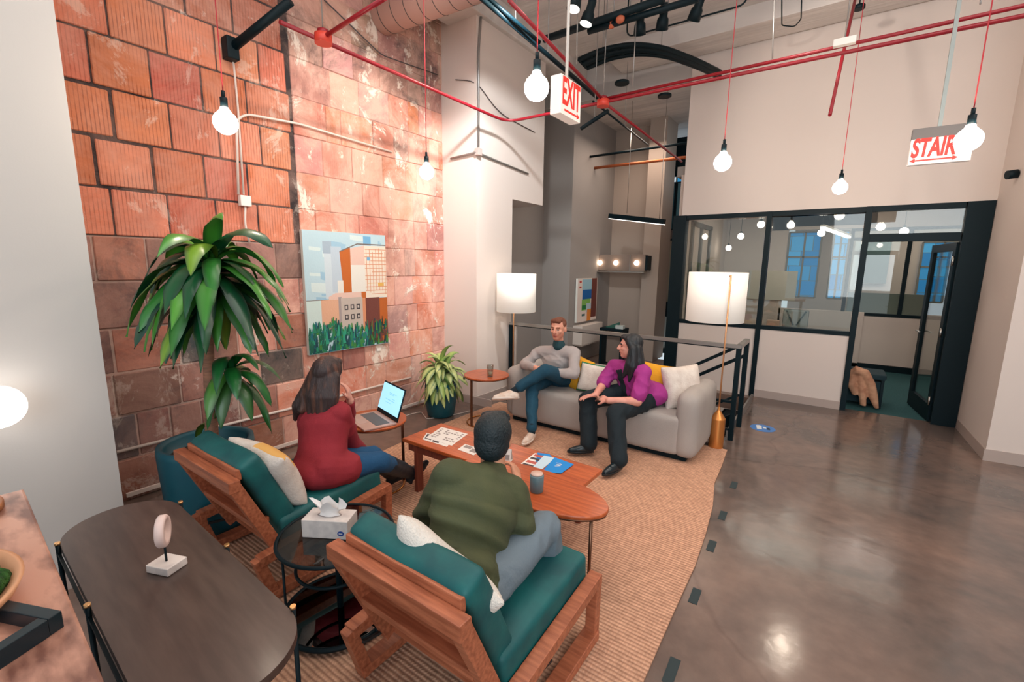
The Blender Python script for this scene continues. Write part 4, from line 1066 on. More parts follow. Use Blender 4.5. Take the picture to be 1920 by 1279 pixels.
for i in range(3):
    for j in range(2):
        u, v = .43+i*.075, .61+j*.085; S.append(('dk', rect(u, v, u+.045, v+.045))); S.append(((190, 182, 176), rect(u+.012, v+.01, u+.034, v+.034)))
for k in range(420):
    u = rr.random(); top = .80-.05*math.sin(u*9)-(.04 if .25 < u < .6 else 0)+(.02 if u > .72 else 0); v = rr.uniform(top, 1.0); h_ = rr.uniform(.03, .10); w_ = rr.uniform(.008, .022)
    c = rr.choice(['g1', 'g2', 'g3', 'g1', 'g2', 'g4', (40, 150, 120), (20, 100, 120)]) if u < .72 else rr.choice(['g3', 'br', 'g4', (60, 60, 40), 'g1'])
    du = rr.uniform(-.02, .02); v1 = min(.995, v+h_*.5); v0 = v-h_*.5
    S.append((c, [(max(0, min(1, u-w_)), v1), (max(0, min(1, u+w_)), v1), (max(0, min(1, u+du+w_*.3)), v0), (max(0, min(1, u+du-w_*.3)), v0)]))
art(t, PW, PH, S, .0205)
p = at(709, 655, X=XB)
one(MB().box((XB+.012, p.y, p.z), (.02, .055, .035), bev=.003), 'wall_label', WHITEP(), 'small white card on the tile wall below the painting', 'label')
# painting past the stairwell on the grey wall
t = thing('painting', (-3.75+.03, 7.62, 1.13), 'narrow colourful abstract painting on the grey wall past the railing', 'painting')
MB().box((0, 0, 0), (.04, .80, .78), bev=.003).build('canvas', mat('canvas_edge'), t)
art(t, .80, .78, [((226, 210, 200), rect(0, 0, 1, 1)), ((150, 190, 204), rect(.22, .02, .72, .26)), ((10, 92, 160), rect(.24, .26, .72, .48)), ((126, 178, 84), rect(.22, .48, .66, .74)), ((30, 120, 60), rect(.24, .62, .46, .72)), ((180, 200, 208), rect(.45, .58, .7, .8)),
    ((106, 52, 44), rect(.70, .0, .98, .93)), ((222, 132, 44), rect(.50, .72, .70, 1.0)), ((40, 90, 90), rect(.24, .82, .4, .87)), ((190, 70, 60), rect(.08, .05, .18, .10)), ((190, 70, 60), rect(.08, .18, .18, .22))], .0205)
one(MB().box((-3.66, 7.62, .52), (.18, .86, .34), bev=.004).box((-3.655, 7.62, .34), (.15, .80, .03)), 'wall_shelf', mat('shelf_cream', (214, 202, 192), .6), 'cream shelf on the grey wall below the narrow painting', 'shelf')
# light box with round lamps on the corridor wall
t = thing('light_fixture', at(1166, 493, Y=8.18), 'box light with round glowing lamps on the corridor wall', 'lamp')
MB().box((0, .03, 0), (.90, .12, .30), bev=.004).build('box', mat('taupe_box', (132, 116, 106), .5), t)
for x in (-.42, -.10, .30): MB().ball((x, -.05, .0), .045, 20).build('bulb', mat('round_lamp', (255, 236, 214), .4, emit=(255, 226, 196), estr=9), t)
MB().box((.50, .0, 0), (.04, .2, .26)).build('end_bracket', BLACK(), t); MB().box((.17, -.04, 0), (.012, .02, .30)).build('divider', mat('steel', (190, 186, 180), .3, 1), t)
MB().box((0, -.02, -.165), (.92, .16, .02)).build('ledge', mat('steel', (190, 186, 180), .3, 1), t)

# linear pendant past the stairwell
a_, c_ = at(1143, 405, Y=7.3), at(1246, 416, Y=7.1)
t = thing('linear_pendant_lamp', (a_+c_)/2, 'long black bar lamp hanging over the stairwell', 'lamp')
m_ = (a_+c_)/2; MB().bar(a_-m_, c_-m_, .07, .075).build('housing', BLACK(), t)
dn = Vector((0, 0, -.042)); MB().bar(a_-m_+dn, c_-m_+dn, .055, .012).build('diffuser', mat('diffuser_glow', (250, 246, 240), .5, emit=(255, 246, 236), estr=1.6), t)
b = MB(); b.cyl(a_-m_+Vector((.3, 0, .03)), Vector(((a_-m_).x+.3, (a_-m_).y, 4.31-m_.z)), .004, n=6); b.build('cable', mat('steel'), t); b = MB(); b.cyl(c_-m_+Vector((-.08, 0, .03)), Vector(((c_-m_).x-.08, (c_-m_).y, 4.31-m_.z)), .004, n=6); b.build('cable', mat('steel'), t)

# ---- conduits and cables on walls
CON = mat('painted_conduit', (220, 206, 198), .5); STC = mat('galvanised_conduit', (150, 148, 146), .4, .6)
def pipe(name, pts, r, m, lab, cat, group=None, bend=.08, n=10):
    P = tube_path(pts, bend) if len(pts) > 2 else [Vector(p) for p in pts]
    b = MB(); b.tube(P, r, n); o = one(b, name, m, lab, cat, group); return rebase(o, P[0])
W1 = XB+.022
def onw(px, py, X=W1): return at(px, py, X=X)
pipe('wall_conduit', [onw(219, 848), onw(565, 761), onw(770, 708)], .012, CON, 'long horizontal conduit low on the clay tile wall behind the plant', 'conduit')
pipe('wall_conduit', [onw(447, 365), onw(443, 225), onw(462, 214), onw(560, 232), onw(735, 285)], .010, CON, 'conduit rising from the box and turning right along the tile wall', 'conduit')
pipe('wall_conduit', [onw(457, 365), onw(446, 200), onw(438, 118), onw(432, 104)], .008, CON, 'thin conduit running from the junction box up to the wall opening', 'conduit')
pipe('wall_conduit', [onw(460, 388), onw(459, 420), onw(468, 455)], .009, CON, 'short conduit below the white junction box behind the plant', 'conduit')
p = onw(459, 377); t = rebase(one(MB().box(p, (.05, .085, .085), bev=.006), 'junction_box', WHITEP(), 'white square junction box on the orange tiles above the plant', 'box'), p)
# ledge conduit around the column and the column riser
xr = XC+.018
pipe('column_conduit', [(-3.95, 4.262, 3.0), (XC+.015, 4.262, 3.02), (XC+.015, 5.35, 2.96)], .012, STC, 'thin conduit wrapped around the white column above head height', 'conduit', bend=.02)
pipe('column_riser', [(XC+.012, 4.30, 3.0), (XC+.012, 4.30, 4.1), (XC+.012, 4.36, 4.6)], .014, STC, 'vertical pipe on the corner of the white column', 'pipe')
p = Vector((XC+.02, 4.29, 3.03)); rebase(one(MB().box(p, (.06, .07, .08), bev=.004), 'junction_box', mat('pinkish_box', (190, 166, 160), .6), 'small junction box at the corner of the white column', 'box'), p)
# white cord on the floor
FC = [(690, 796), (720, 793), (745, 787), (765, 778), (790, 772), (800, 786), (850, 778), (885, 770)]
b = MB(); b.tube(tube_path([at(600, 820, Z=.006)]+[at(x, y, Z=.006) for x, y in FC], .05), .005, 6); rebase(one(b, 'power_cord', CON, 'pale power cord snaking along the floor by the tile wall', 'cord'), at(690, 796, Z=0))
one(MB().bar((XB+.03, .9, .05), (XB+.03, 4.2, .05), .02, .03), 'wall_raceway', CON, 'pale raceway along the foot of the clay tile wall', 'raceway')

# ================================================================ PIPES UNDER THE CEILING
RP = REDPIPE(); ZP = 3.4
A_ = [at(436, 2, Z=ZP), at(515, 36, Z=ZP), at(606, 70, Z=ZP), at(938, 234, Z=ZP), at(1040, 208, Z=ZP), at(1130, 190, Z=ZP)]
jx, jy = -2.14, 4.57
XA = -3.36
pipe('sprinkler_pipe', [(XA, 1.9, ZP), (XA, 4.60, ZP), (jx, 4.60, ZP), (-1.2, 4.6, ZP), (1.6, 4.62, ZP)], .016, RP, 'long thin red pipe running along the tile wall then turning across the room', 'pipe', bend=.22)
pipe('sprinkler_pipe', [(jx, 4.60, ZP+.03), (2.2, 4.60, ZP+.07)], .014, RP, 'straight red pipe just above the long one across the room', 'pipe')
pipe('sprinkler_pipe', [at(954, 0, Z=3.75), (jx, 4.57, ZP+.02)], .016, RP, 'red pipe slanting down from the top centre of the picture to the junction', 'pipe')
pipe('sprinkler_pipe', [(jx, 4.6, ZP), at(1278, 303, Y=7.0)], .014, RP, 'red pipe continuing back from the junction over the stairwell', 'pipe')
pipe('sprinkler_pipe', [at(606, 70, Z=ZP), at(722, -4, Z=ZP)], .016, RP, 'short red branch pipe above the painting', 'pipe')
pipe('sprinkler_pipe', [at(1604, -4, Z=4.2), at(1556, 216, Z=2.95)], .013, RP, 'red drop pipe with an open end in front of the white wall', 'pipe')
for p, lab in ((at(606, 70, Z=ZP), 'red round pipe junction in front of the tile wall'), (Vector((jx, 4.59, ZP)), 'red round pipe junction below the ceiling near the exit sign')):
    t = thing('pipe_junction', p, lab, 'fitting', 0, 'red pipe junctions')
    MB().cyl((0, 0, -.045), (0, 0, .02), .062, n=24).build('cup', mat('orange_red_paint', (206, 64, 48), .45), t)
    MB().cyl((0, 0, .02), (0, 0, .05), .04, n=20).build('collar', RP, t)
    MB().cyl((0, 0, .05), (0, 0, 1.3), .005, n=6).build('hanger_rod', STC, t)
p = at(1583, 84, Z=ZP); t = thing('pipe_clamp', p, 'white clamp box on the red pipes in front of the white wall', 'fitting')
MB().box((0, 0, .02), (.14, .05, .05), bev=.004).build('body', WHITEP(), t); MB().cyl((0, 0, .04), (0, 0, 1.2), .005, n=6).build('rod', STC, t)
# black pipes
BP = BLACK()
def bpipe(a, c, r, lab, hang=0):
    o = pipe('black_pipe', [a, c], r, BP, lab, 'pipe')
    for k in range(hang):
        q = Vector(a).lerp(Vector(c), (k+.5)/hang)-Vector(a); MB().cyl(q, q+Vector((0, 0, 4.76-q.z-Vector(a).z)), .005, n=6).build('hanger_rod', STC, o)
    return o
bpipe(at(428, 96, X=XB+.03), at(545, 2, X=-3.55), .034, 'black pipe sticking out of the tile wall at the upper left')
rebase(one(MB().box(at(432, 92, X=XB+.05), (.1, .09, .16), bev=.01), 'pipe_bracket', BP, 'black bracket in the tile wall holding the black pipe', 'bracket'), at(432, 92, X=XB+.05))
bpipe(at(902, -4, Z=3.95), at(1120, 183, Z=3.62), .022, 'black pipe slanting towards the exit sign, left one of the pair', 1)
bpipe(at(916, -4, Z=3.97), at(1012, 80, Z=3.80), .018, 'black pipe slanting towards the exit sign, right one of the pair', 1)
bpipe(at(1020, 74, Z=4.1), at(1245, -2, Z=4.1), .035, 'thick black pipe below the ceiling above the exit sign', 2)
bpipe(at(1103, 59, Z=4.05), at(1310, -3, Z=4.05), .03, 'second black pipe below the ceiling, with a cut end', 2)
bpipe(at(1090, 241, Z=3.3), at(1140, 208, Z=3.4), .022, 'short black pipe stub below the red junction', 1)
for p, k in ((at(1147, 46, Z=4.05), 0), (at(1163, 36, Z=4.05), 1)):
    rebase(one(MB().ball(p, (.045, .032, .038), 12), 'pipe_coupling', mat('copper_paint', (178, 92, 62), .5), ['orange coupling at the left on the black ceiling pipe', 'orange coupling at the right on the black ceiling pipe'][k], 'fitting'), p)
bpipe(at(1112, 190, Z=3.7), at(1215, 272, Z=3.7), .013, 'thin dark pipe running back over the stairwell', 1)
bpipe((-3.76, 7.6, at(1166, 286, Y=7.6).z), at(1330, 262, Y=7.6), .02, 'thin dark pipe crossing the corridor ceiling')
pipe('copper_pipe', [(-3.76, 7.8, at(1183, 307, Y=7.8).z), at(1330, 290, Y=7.8)], .025, mat('copper', (190, 104, 64), .4, .6), 'copper pipe crossing the corridor ceiling', 'pipe')
pipe('cable', [at(608, 0, X=XB+.03), at(715, 103, X=XB+.03), at(820, 140, X=XB+.03)], .006, mat('dark_cable', (70, 64, 66), .6), 'thin dark cable strung down the upper tile wall', 'cable')
pipe('cable', [(XC-.3, 4.262, 3.86), (XC+.012, 4.262, 3.78), (XC+.012, 4.7, 3.55), (XC+.012, 5.5, 3.52)], .005, mat('dark_cable', (70, 64, 66), .6), 'thin grey cable sagging around the white column', 'cable', bend=.3)
# cable ladder arching under the ceiling
t = thing('cable_tray', at(1200, 85, Z=4.3), 'black curved cable tray arching below the ceiling above the partition', 'cable tray')
org = t.location.copy()
pts = [at(1085, 112, Z=4.15), at(1130, 92, Z=4.2), at(1185, 82, Z=4.2), at(1240, 88, Z=4.2), at(1300, 110, Z=4.2), at(1345, 132, Z=4.2)]
for k, (dz, dy, nm) in enumerate(((0, 0, 'side_rail'), (-.02, .22, 'side_rail'), (.0, .11, 'cable_bundle'))):
    P = tube_path([p+Vector((0, dy, dz))-org for p in pts], .25, 6); b = MB(); b.tube(P, .028 if k < 2 else .045, 8); b.build(nm, BP, t)
b = MB()
for i in range(11):
    q = i/10*(len(pts)-1); j = min(int(q), len(pts)-2); p = pts[j].lerp(pts[j+1], q-j)-org; b.bar(p+Vector((0, .0, .0)), p+Vector((0, .22, -.02)), .03, .02)
o = b.build('rung', BP, t); o['kind'] = 'stuff'
for k in (1, 3): MB().cyl(pts[k]-org, pts[k]-org+Vector((0, 0, .55)), .005, n=6).build('hanger_rod', STC, t)
# insulated duct
da, dc = at(715, 32, Z=4.25), at(900, -40, Z=4.25)
t = thing('air_duct', (da+dc)/2, 'pinkish round insulated air duct at the top near the white column', 'duct'); m_ = (da+dc)/2
dd = (dc-da).normalized()
b = MB(); b.tube([da-m_, da-m_+dd*.03, dc-m_], [.15, .17, .17], 32); b.build('duct', mat('insulation_wrap', (178, 140, 128), .6, bump=.3, bscale=12), t)
b = MB()
for k in range(7):
    p = da-m_+dd*(.12+.17*k); b.tube([p, p+dd*.006], .1725, 32)
o = b.build('wire_band', mat('dark_cable', (70, 64, 66), .6), t); o['kind'] = 'stuff'
for px, py, zt_, k in ((1065, -2, 3.15, 0),):
    pass
# thin hanger rods
RL = ['thin hanger rod left of the black spotlights', 'thin hanger rod over the cable tray', 'thin hanger rod beside the white wall corner', 'thin hanger rod at the upper right before the white wall']
for (x0, y0, x1, y1, Y), lab in zip([(1083, 0, 1081, 120, 4.0), (1193, 35, 1186, 165, 4.55), (1452, -4, 1448, 110, 4.6), (1840, -4, 1838, 8, 4.6)], RL):
    pipe('hanger_rod', [at(x0, y0, Y=Y), at(x1, y1, Y=Y)], .005, STC, lab, 'rod')

# ---- track spotlights
def spotlight(px, py, Z, aim, lab, lit=False):
    p = at(px, py, Z=Z); t = thing('track_spotlight', p, lab, 'spotlight', 0, 'black ceiling spotlights')
    d = Vector(aim).normalized(); 
    b = MB(); b.tube([-d*.13, -d*.10, -d*.02, d*.0, d*.085], [.03, .038, .038, .052, .06], 20); b.build('head', BP, t)
    MB().cyl((0, 0, .0), (0, 0, 4.75-Z-.1), .010, n=8).build('stem', BP, t)
    b = MB(); b.tube([d*.08, d*.088], .054, 20); b.build('lens', mat('spot_lens_glow', (255, 250, 240), .3, emit=(255, 248, 236), estr=4.0) if lit else mat('spot_lens_dark', (30, 44, 48), .2), t)
    return t
spotlight(1079, -2, 4.0, (-.1, -.2, -1), 'black spotlight cut by the top edge, left of the others, lit', True)
spotlight(1104, 26, 4.0, (-.25, -.15, -1), 'black spotlight with a lit white face above the exit sign', True)
spotlight(1200, 46, 4.05, (-.2, .55, -.9), 'unlit black spotlight, lowest of the row under the ceiling')
spotlight(1243, 36, 4.05, (-.25, .5, -.9), 'unlit black spotlight, middle of the row under the ceiling')
spotlight(1307, 18, 4.05, (-.45, .4, -.9), 'unlit black spotlight, right end of the row under the ceiling')
pipe('light_track', [at(1175, 70, Z=4.08)+Vector((0, 0, .68)), at(1175, 70, Z=4.08), at(1400, 8, Z=4.08), at(1400, 8, Z=4.08)+Vector((0, 0, .68))], .008, BP, 'thin black light track behind the spotlights', 'track')
for k, (px, py) in enumerate(((1166, 158), (1246, 182))):
    p = at(px, py, Z=4.0); rebase(one(MB().disc((p.x, p.y, 0), .09, p.z, p.z+.03, 24), 'ceiling_disc', BP, ['dark round disc under the corridor ceiling, left one', 'dark round disc under the corridor ceiling, right one'][k], 'fitting'), p)

# ---- pendant bulbs
GLOW = mat('bulb_glow', (255, 248, 240), .3, emit=(255, 236, 214), estr=72)
def pendant(px, py, rpx, top, lab, r=.0625, amp=GLOW):
    dep = FPX*r/rpx; d = _r*((px-960)/FPX)+_u*((639.5-py)/FPX)+_f; c = Vector((0, 0, CAMZ))+d*dep
    t = thing('pendant_bulb', c, lab, 'lamp', 0, 'globe bulbs hanging on red cords')
    prof = [(0, -r)]+[(r*math.sin(q), -r*math.cos(q)) for q in (.3, .6, .9, 1.2, 1.57, 1.9, 2.2, 2.5)]+[(r*.40, r*1.02), (r*.32, r*1.25), (0, r*1.27)]
    b = MB(); b.lathe(prof, n=28); b.build('bulb', amp, t)
    b = MB(); b.cyl((0, 0, r*1.2), (0, 0, r*1.2+.055), .019, n=16); b.cyl((0, 0, r*1.2+.05), (0, 0, r*1.2+.09), .010, n=12); b.build('socket', BP, t)
    tp = at(*top[:2], Z=4.7) if len(top) == 2 else Vector(top)
    e = Vector((c.x, c.y, 4.74)); b = MB(); b.tube([Vector((0, 0, r*1.2+.08)), Vector((.003, .0, (4.74-c.z)*.5)), e-c], .0032, 6); b.build('cord', mat('red_cord', (176, 44, 56), .6), t)
    return t
pendant(423, 230, 21, (412, 0), 'lit globe bulb in front of the orange clay tiles at the upper left')
pendant(1006, 165, 23, (1013, 0), 'lit globe bulb hanging left of the exit sign')
pendant(800, 323, 13.5, (797, 0), 'lit globe bulb hanging in front of the white column')
pendant(1355, 305, 15.5, (1378, 0), 'lit globe bulb in front of the white wall near its left edge')
pendant(1575, 352, 12.2, (1605, 0), 'small lit globe bulb low in front of the white wall above the partition')
pendant(1816, 262, 21, (1852, 0), 'lit globe bulb overlapping the stair sign')
# office pendants
GLOW2 = mat('office_bulb_glow', (255, 248, 240), .3, emit=(255, 244, 232), estr=9)
for (px, py, Y, lab) in ((1427, 421, 7.6, 'globe bulb inside the office near the first mullion'), (1389, 443, 8.4, 'globe bulb inside the office, between its two left neighbours'), (1366, 465, 9.2, 'globe bulb inside the office, farthest to the left'),
                    (1540, 437, 8.2, 'globe bulb inside the office beside the bright bar lamp'), (1695, 434, 7.9, 'globe bulb inside the office above the doorway')):
    p = at(px, py, Y=Y); t = thing('office_pendant_bulb', p, lab, 'lamp', 0, 'globe bulbs inside the glazed office')
    MB().ball((0, 0, 0), .05, 18).build('bulb', GLOW2, t); b = MB(); b.cyl((0, 0, .045), (0, 0, .08), .015); b.build('socket', BP, t); MB().cyl((0, 0, .07), (0, 0, 3.03-p.z), .003, n=6).build('cord', BP, t)
a_, c_ = at(1542, 427, Y=8.0), at(1592, 445, Y=9.2); m_ = (a_+c_)/2
t = thing('office_bar_lamp', m_, 'slim bright bar lamp hanging inside the office', 'lamp'); MB().bar(a_-m_, c_-m_, .05, .03).build('diffuser', mat('bar_glow', (250, 250, 246), .4, emit=(250, 250, 246), estr=2.2), t)
MB().bar(a_-m_+Vector((0, 0, .03)), c_-m_+Vector((0, 0, .03)), .055, .03).build('housing', WHITEP(), t)
b = MB(); b.cyl((a_-m_)*.6+Vector((0, 0, .04)), (a_-m_)*.6+Vector((0, 0, 3.03-m_.z)), .006, n=6); b.build('rod', BP, t)

# ---- signs
REDL = mat('sign_red', (208, 44, 34), .5, emit=(220, 44, 30), estr=.25); SIGNW = mat('sign_white', (240, 232, 226), .5, emit=(255, 244, 236), estr=.12)
# EXIT: face looks along +X
ex0, ex1 = at(1053, 137, X=-1.77), at(1090, 163, X=-1.77); ex2 = at(1090, 233, X=-1.77)
ec = Vector((-1.77-.045, (ex0.y+ex1.y)/2, (ex1.z+ex2.z)/2)); ew_, eh = ex1.y-ex0.y, ex1.z-ex2.z
t = thing('exit_sign', ec, 'white exit sign with red letters hanging from a white rod', 'sign')
MB().box((0, 0, 0), (.09, ew_, eh), bev=.004).build('housing', SIGNW, t)
M = Matrix.Translation((.0465, 0, .02)) @ MX((0, 1, 0), (0, 0, 1), (1, 0, 0)).to_4x4()
text_mb('EXIT', eh*.98, M, REDL, 'lettering', t, sx=.52, bold=.006)
b = MB(); b.box((.0465, -.005, -eh*.37), (.001, ew_*.62, .014)); o = b.build('arrow', REDL, t)
b = MB(); b.bm.faces.new([b.bm.verts.new(v) for v in ((.047, ew_*.30, -eh*.37-.022), (.047, ew_*.44, -eh*.37), (.047, ew_*.30, -eh*.37+.022))]); b.build('arrow_head', REDL, t)
M2 = Matrix.Translation((-.0465, 0, .02)) @ MX((0, -1, 0), (0, 0, 1), (-1, 0, 0)).to_4x4(); text_mb('EXIT', eh*.80, M2, REDL, 'rear_lettering', t, sx=.56, bold=.004)
MB().cyl((0, 0, eh/2), (0, 0, 4.74-ec.z), .012, n=12).build('hanging_rod', mat('white_rod', (214, 212, 208), .5), t)
# STAIR: face looks along -Y
YS = 4.4; s0, s1, s2 = at(1709, 262, Y=YS), at(1829, 248, Y=YS), at(1706, 310, Y=YS)
sc_ = Vector(((s0.x+s1.x)/2, YS+.03, (s0.z+s2.z)/2)); sw, sh_ = s1.x-s0.x, s0.z-s2.z
t = thing('stair_sign', sc_, 'white stair sign with red letters and a grey top box under a grey rod', 'sign')
MB().box((0, 0, 0), (sw, .05, sh_), bev=.003).build('housing', SIGNW, t)
MB().box((.0, 0, sh_/2+.035), (sw, .055, .07), bev=.003).build('top_box', mat('sign_grey', (108, 102, 100), .5, .2), t)
M = Matrix.Translation((-.040, -.0265, .018)) @ MX((1, 0, 0), (0, 0, 1), (0, -1, 0)).to_4x4()
text_mb('STAIR', sh_*.98, M, REDL, 'lettering', t, shear=.12, sx=.52, bold=.006)
b = MB(); b.box((-.03, -.0262, -sh_*.34), (sw*.6, .001, .010)); b.build('arrow', REDL, t)
for s_ in (-1, 1):
    b = MB(); xh = -.03+s_*sw*.30; b.bm.faces.new([b.bm.verts.new(v) for v in ((xh, -.0268, -sh_*.34-.016), (xh+s_*.03, -.0268, -sh_*.34), (xh, -.0268, -sh_*.34+.016))]); b.build('arrow_head', REDL, t)
MB().bar((-.02, 0, sh_/2+.07), (-.02, 0, 4.74-sc_.z), .022, .022, up=(0, 1, 0)).build('hanging_rod', mat('grey_rod', (150, 158, 156), .5, .3), t)
p = at(1611, 14, Z=4.3); t = thing('ceiling_sensor', p, 'small dark round sensor on a rod at the top right', 'sensor'); MB().disc((0, 0, 0), .05, -.02, .02, 24, bev=.006).build('cap', BP, t); MB().cyl((0, 0, .02), (0, 0, .44), .006, n=8).build('rod', BP, t)
pipe('cable', [at(1466, 0, Z=4.3), at(1466, 48, Z=4.3), at(1490, 50, Z=4.3), at(1502, 36, Z=4.3), at(1503, 0, Z=4.3)], .006, BP, 'black cable loop hanging at the top of the picture', 'cable', bend=.04)
p = at(1916, 325, X=1.30); t = rebase(one(MB().cyl((1.27, p.y, p.z), (1.20, p.y-.02, p.z-.01), .04, n=16), 'wall_speaker', BP, 'small black device on the wall at the right edge', 'device'), p)

# ---- things in the office
t = thing('office_chair', (-.46, 7.9, 0), 'grey office chair back showing above the partition sill', 'chair')
b = MB(); b.box((0, 0, .98), (.34, .04, .28), bev=.03); b.build('backrest', mat('mesh_grey', (150, 156, 154), .7), t)
b = MB(); b.bar((-.13, -.025, 1.10), (-.02, -.025, .88), .03, .02); b.bar((.13, -.025, 1.10), (.02, -.025, .88), .03, .02); b.build('back_brace', mat('slate', (52, 74, 80), .5), t)
MB().box((0, .26, .50), (.46, .46, .08), bev=.03).build('seat', mat('mesh_grey'), t); MB().cyl((0, .26, .08), (0, .26, .48), .03).build('column', BP, t)
b = MB()
for k in range(5): b.bar((0, .26, .10), (math.cos(k*1.257)*.28, .26+math.sin(k*1.257)*.28, .05), .03, .03)
b.build('base', BP, t)
MB().bar((0, .02, .9), (0, .2, .5), .04, .03).build('stem', BP, t)
rebase(one(MB().box((-.72, 7.86, .86), (.16, .12, .22), bev=.006), 'carton', mat('carton_tan', (196, 164, 146), .8), 'small tan box beside the grey office chair behind the glass', 'box'), (-.72, 7.86, .75))
t = thing('desk', (-.5, 7.75, 0), 'white office desk just behind the glazed partition', 'desk'); MB().box((0, .1, .735), (1.2, .5, .03), bev=.004).build('desktop', OW, t)
for sx in (-1, 1): MB().box((sx*.56, .1, .36), (.04, .44, .72)).build('leg', WHITEP(), t)
bpy.data.objects['office_chair'].location.y = 8.25
t = rebase(one(MB().box((-1.0, 9.97, 1.42), (.8, .02, .55), bev=.004), 'whiteboard', mat('board_green_white', (198, 192, 178), .4), 'pale whiteboard on the office back wall behind the lamp shade', 'whiteboard'), (-.9, 9.97, 1.2))
# chair with the coat in the doorway
t = thing('visitor_chair', (.42, 7.45, 0), 'low dark chair just inside the office doorway', 'chair')
MB().box((0, 0, .40), (.44, .44, .07), bev=.02).build('seat', mat('dark_teal_fabric', (8, 42, 50), .8), t)
MB().box((-.19, 0, .62), (.05, .42, .40), bev=.02).build('backrest', mat('dark_teal_fabric', (8, 42, 50), .8), t)
for sx in (-1, 1):
    for sy in (-1, 1): MB().bar((sx*.19, sy*.19, 0), (sx*.19, sy*.19, .38), .03, .03, up=(0, 1, 0)).build('leg', BP, t)
MB().box((0, .0, .19), (.36, .36, .30), bev=.01).build('skirt', mat('dark_teal_fabric', (8, 42, 50), .8), t)
def coat():
    P = [at(1592, 700, Y=7.16), at(1606, 694, Y=7.14), at(1622, 700, Y=7.14), at(1634, 722, Y=7.14), at(1638, 745, Y=7.16), at(1644, 766, Y=7.16)]
    b = MB(); b.tube(P, [.03, .055, .06, .05, .045, .02], 12)
    b.tube([at(1600, 700, Y=7.16), at(1598, 722, Y=7.15), at(1604, 740, Y=7.16)], [.05, .05, .03], 12)
    b.tube([at(1615, 705, Y=7.15), at(1617, 740, Y=7.15), at(1618, 760, Y=7.16)], [.05, .045, .04], 12)
    b.tube([at(1604, 703, Y=7.2), at(1606, 700, Y=7.45)], [.05, .05], 12)
    for v in b.bm.verts:
        n = Vector((math.sin(v.co.z*60+v.co.x*30), math.cos(v.co.z*45), math.sin(v.co.x*50))); v.co += n*.006
    o = b.build('coat', mat('tan_cloth', (206, 156, 124), .85, col2=(176, 124, 96), scale=12, bump=.3, bscale=20)); m = o.modifiers.new('r', 'REMESH'); m.mode = 'VOXEL'; m.voxel_size = .012; m.use_smooth_shade = True
    tag(o, 'tan coat draped over the dark chair in the office doorway', 'coat')
coat()
# dark stand past the railing
p0, p1 = at(1130, 640, Y=7.5), at(1172, 640, Y=7.5); w_ = p1.x-p0.x
t = thing('display_stand', ((p0.x+p1.x)/2, 7.5, 0), 'dark stand with small objects beyond the railing between the two people on the sofa', 'stand')
MB().box((0, 0, .66), (w_, .3, .04), bev=.004).build('top', BP, t); MB().box((0, .1, .34), (w_*.96, .03, .60)).build('back', mat('taupe_box'), t)
for sx in (-1, 1): MB().box((sx*(w_/2-.02), 0, .32), (.04, .28, .64)).build('side', BP, t)
p = at(1148, 620, Y=7.42); b = MB(); b.prism([(-.13, -.01), (.12, -.01), (.12, .012), (-.13, .012)], 0, .01)
for v in b.bm.verts:
    if v.co.x > 0 and v.co.z > .005: v.co.z += .10
o = one(b, 'green_wedge', mat('dull_green', (34, 84, 72), .6), 'small dark green wedge standing on the dark stand past the railing', 'ornament'); o.location = (p.x, 7.44, .681)
o = one(MB().box((0, 0, .03), (.14, .10, .06), bev=.004), 'small_box', mat('pale_grey'), 'small pale box on the dark stand past the railing', 'box'); o.location = (p.x+.14, 7.42, .681)
# ================================================================ PEOPLE
from mathutils import noise as _nz
def blob(name, shapes, mats, parent, voxel=.007, smooth=5, fold=0, fscale=(6, 6, 9), paint=None, org=Vector((0, 0, 0)), extra=None):
    """one skin grown around tapered capsules ('c', a, b, ra, rb) and ellipsoids ('e', centre, (rx, ry, rz), rotation)"""
    b = MB()
    for s in shapes:
        if s[0] == 'c':
            a, c, ra, rb = Vector(s[1]), Vector(s[2]), s[3], s[4]
            if (a-c).length > 1e-4: b.tube([a, a.lerp(c, .5), c], [ra, (ra+rb)/2, rb], 16)
            b.ball(a, ra, 14); b.ball(c, rb, 14)
        elif s[0] == 'm': b.rings(s[1])
        else: b.ball(s[1], s[2], 20, M=s[3] if len(s) > 3 else None)
    bmesh.ops.translate(b.bm, vec=-org, verts=b.bm.verts)
    tmp = b.build('tmp', [])
    m = tmp.modifiers.new('r', 'REMESH'); m.mode = 'VOXEL'; m.voxel_size = voxel; m.use_smooth_shade = True
    m = tmp.modifiers.new('s', 'SMOOTH'); m.factor = .5; m.iterations = smooth
    dg = bpy.context.evaluated_depsgraph_get(); me = bpy.data.meshes.new_from_object(tmp.evaluated_get(dg)); bpy.data.objects.remove(tmp)
    me.name = name; me.materials.clear()
    for mm in (mats if isinstance(mats, list) else [mats]): me.materials.append(mm)
    if fold:
        nr = [v.normal.copy() for v in me.vertices]
        for v, n in zip(me.vertices, nr):
            p = v.co+org; q = Vector((p.x*fscale[0], p.y*fscale[1], p.z*fscale[2])); q += _nz.noise_vector(p*4)*.9
            v.co += n*fold*(.6-abs(_nz.noise(q))*3.0+.15*_nz.noise(p*30))
    if extra: extra(me, org)
    if paint:
        for f_ in me.polygons: f_.material_index = paint(f_.center+org)
    for f_ in me.polygons: f_.use_smooth = True
    o = bpy.data.objects.new(name, me); C.objects.link(o); o.parent = parent; return o

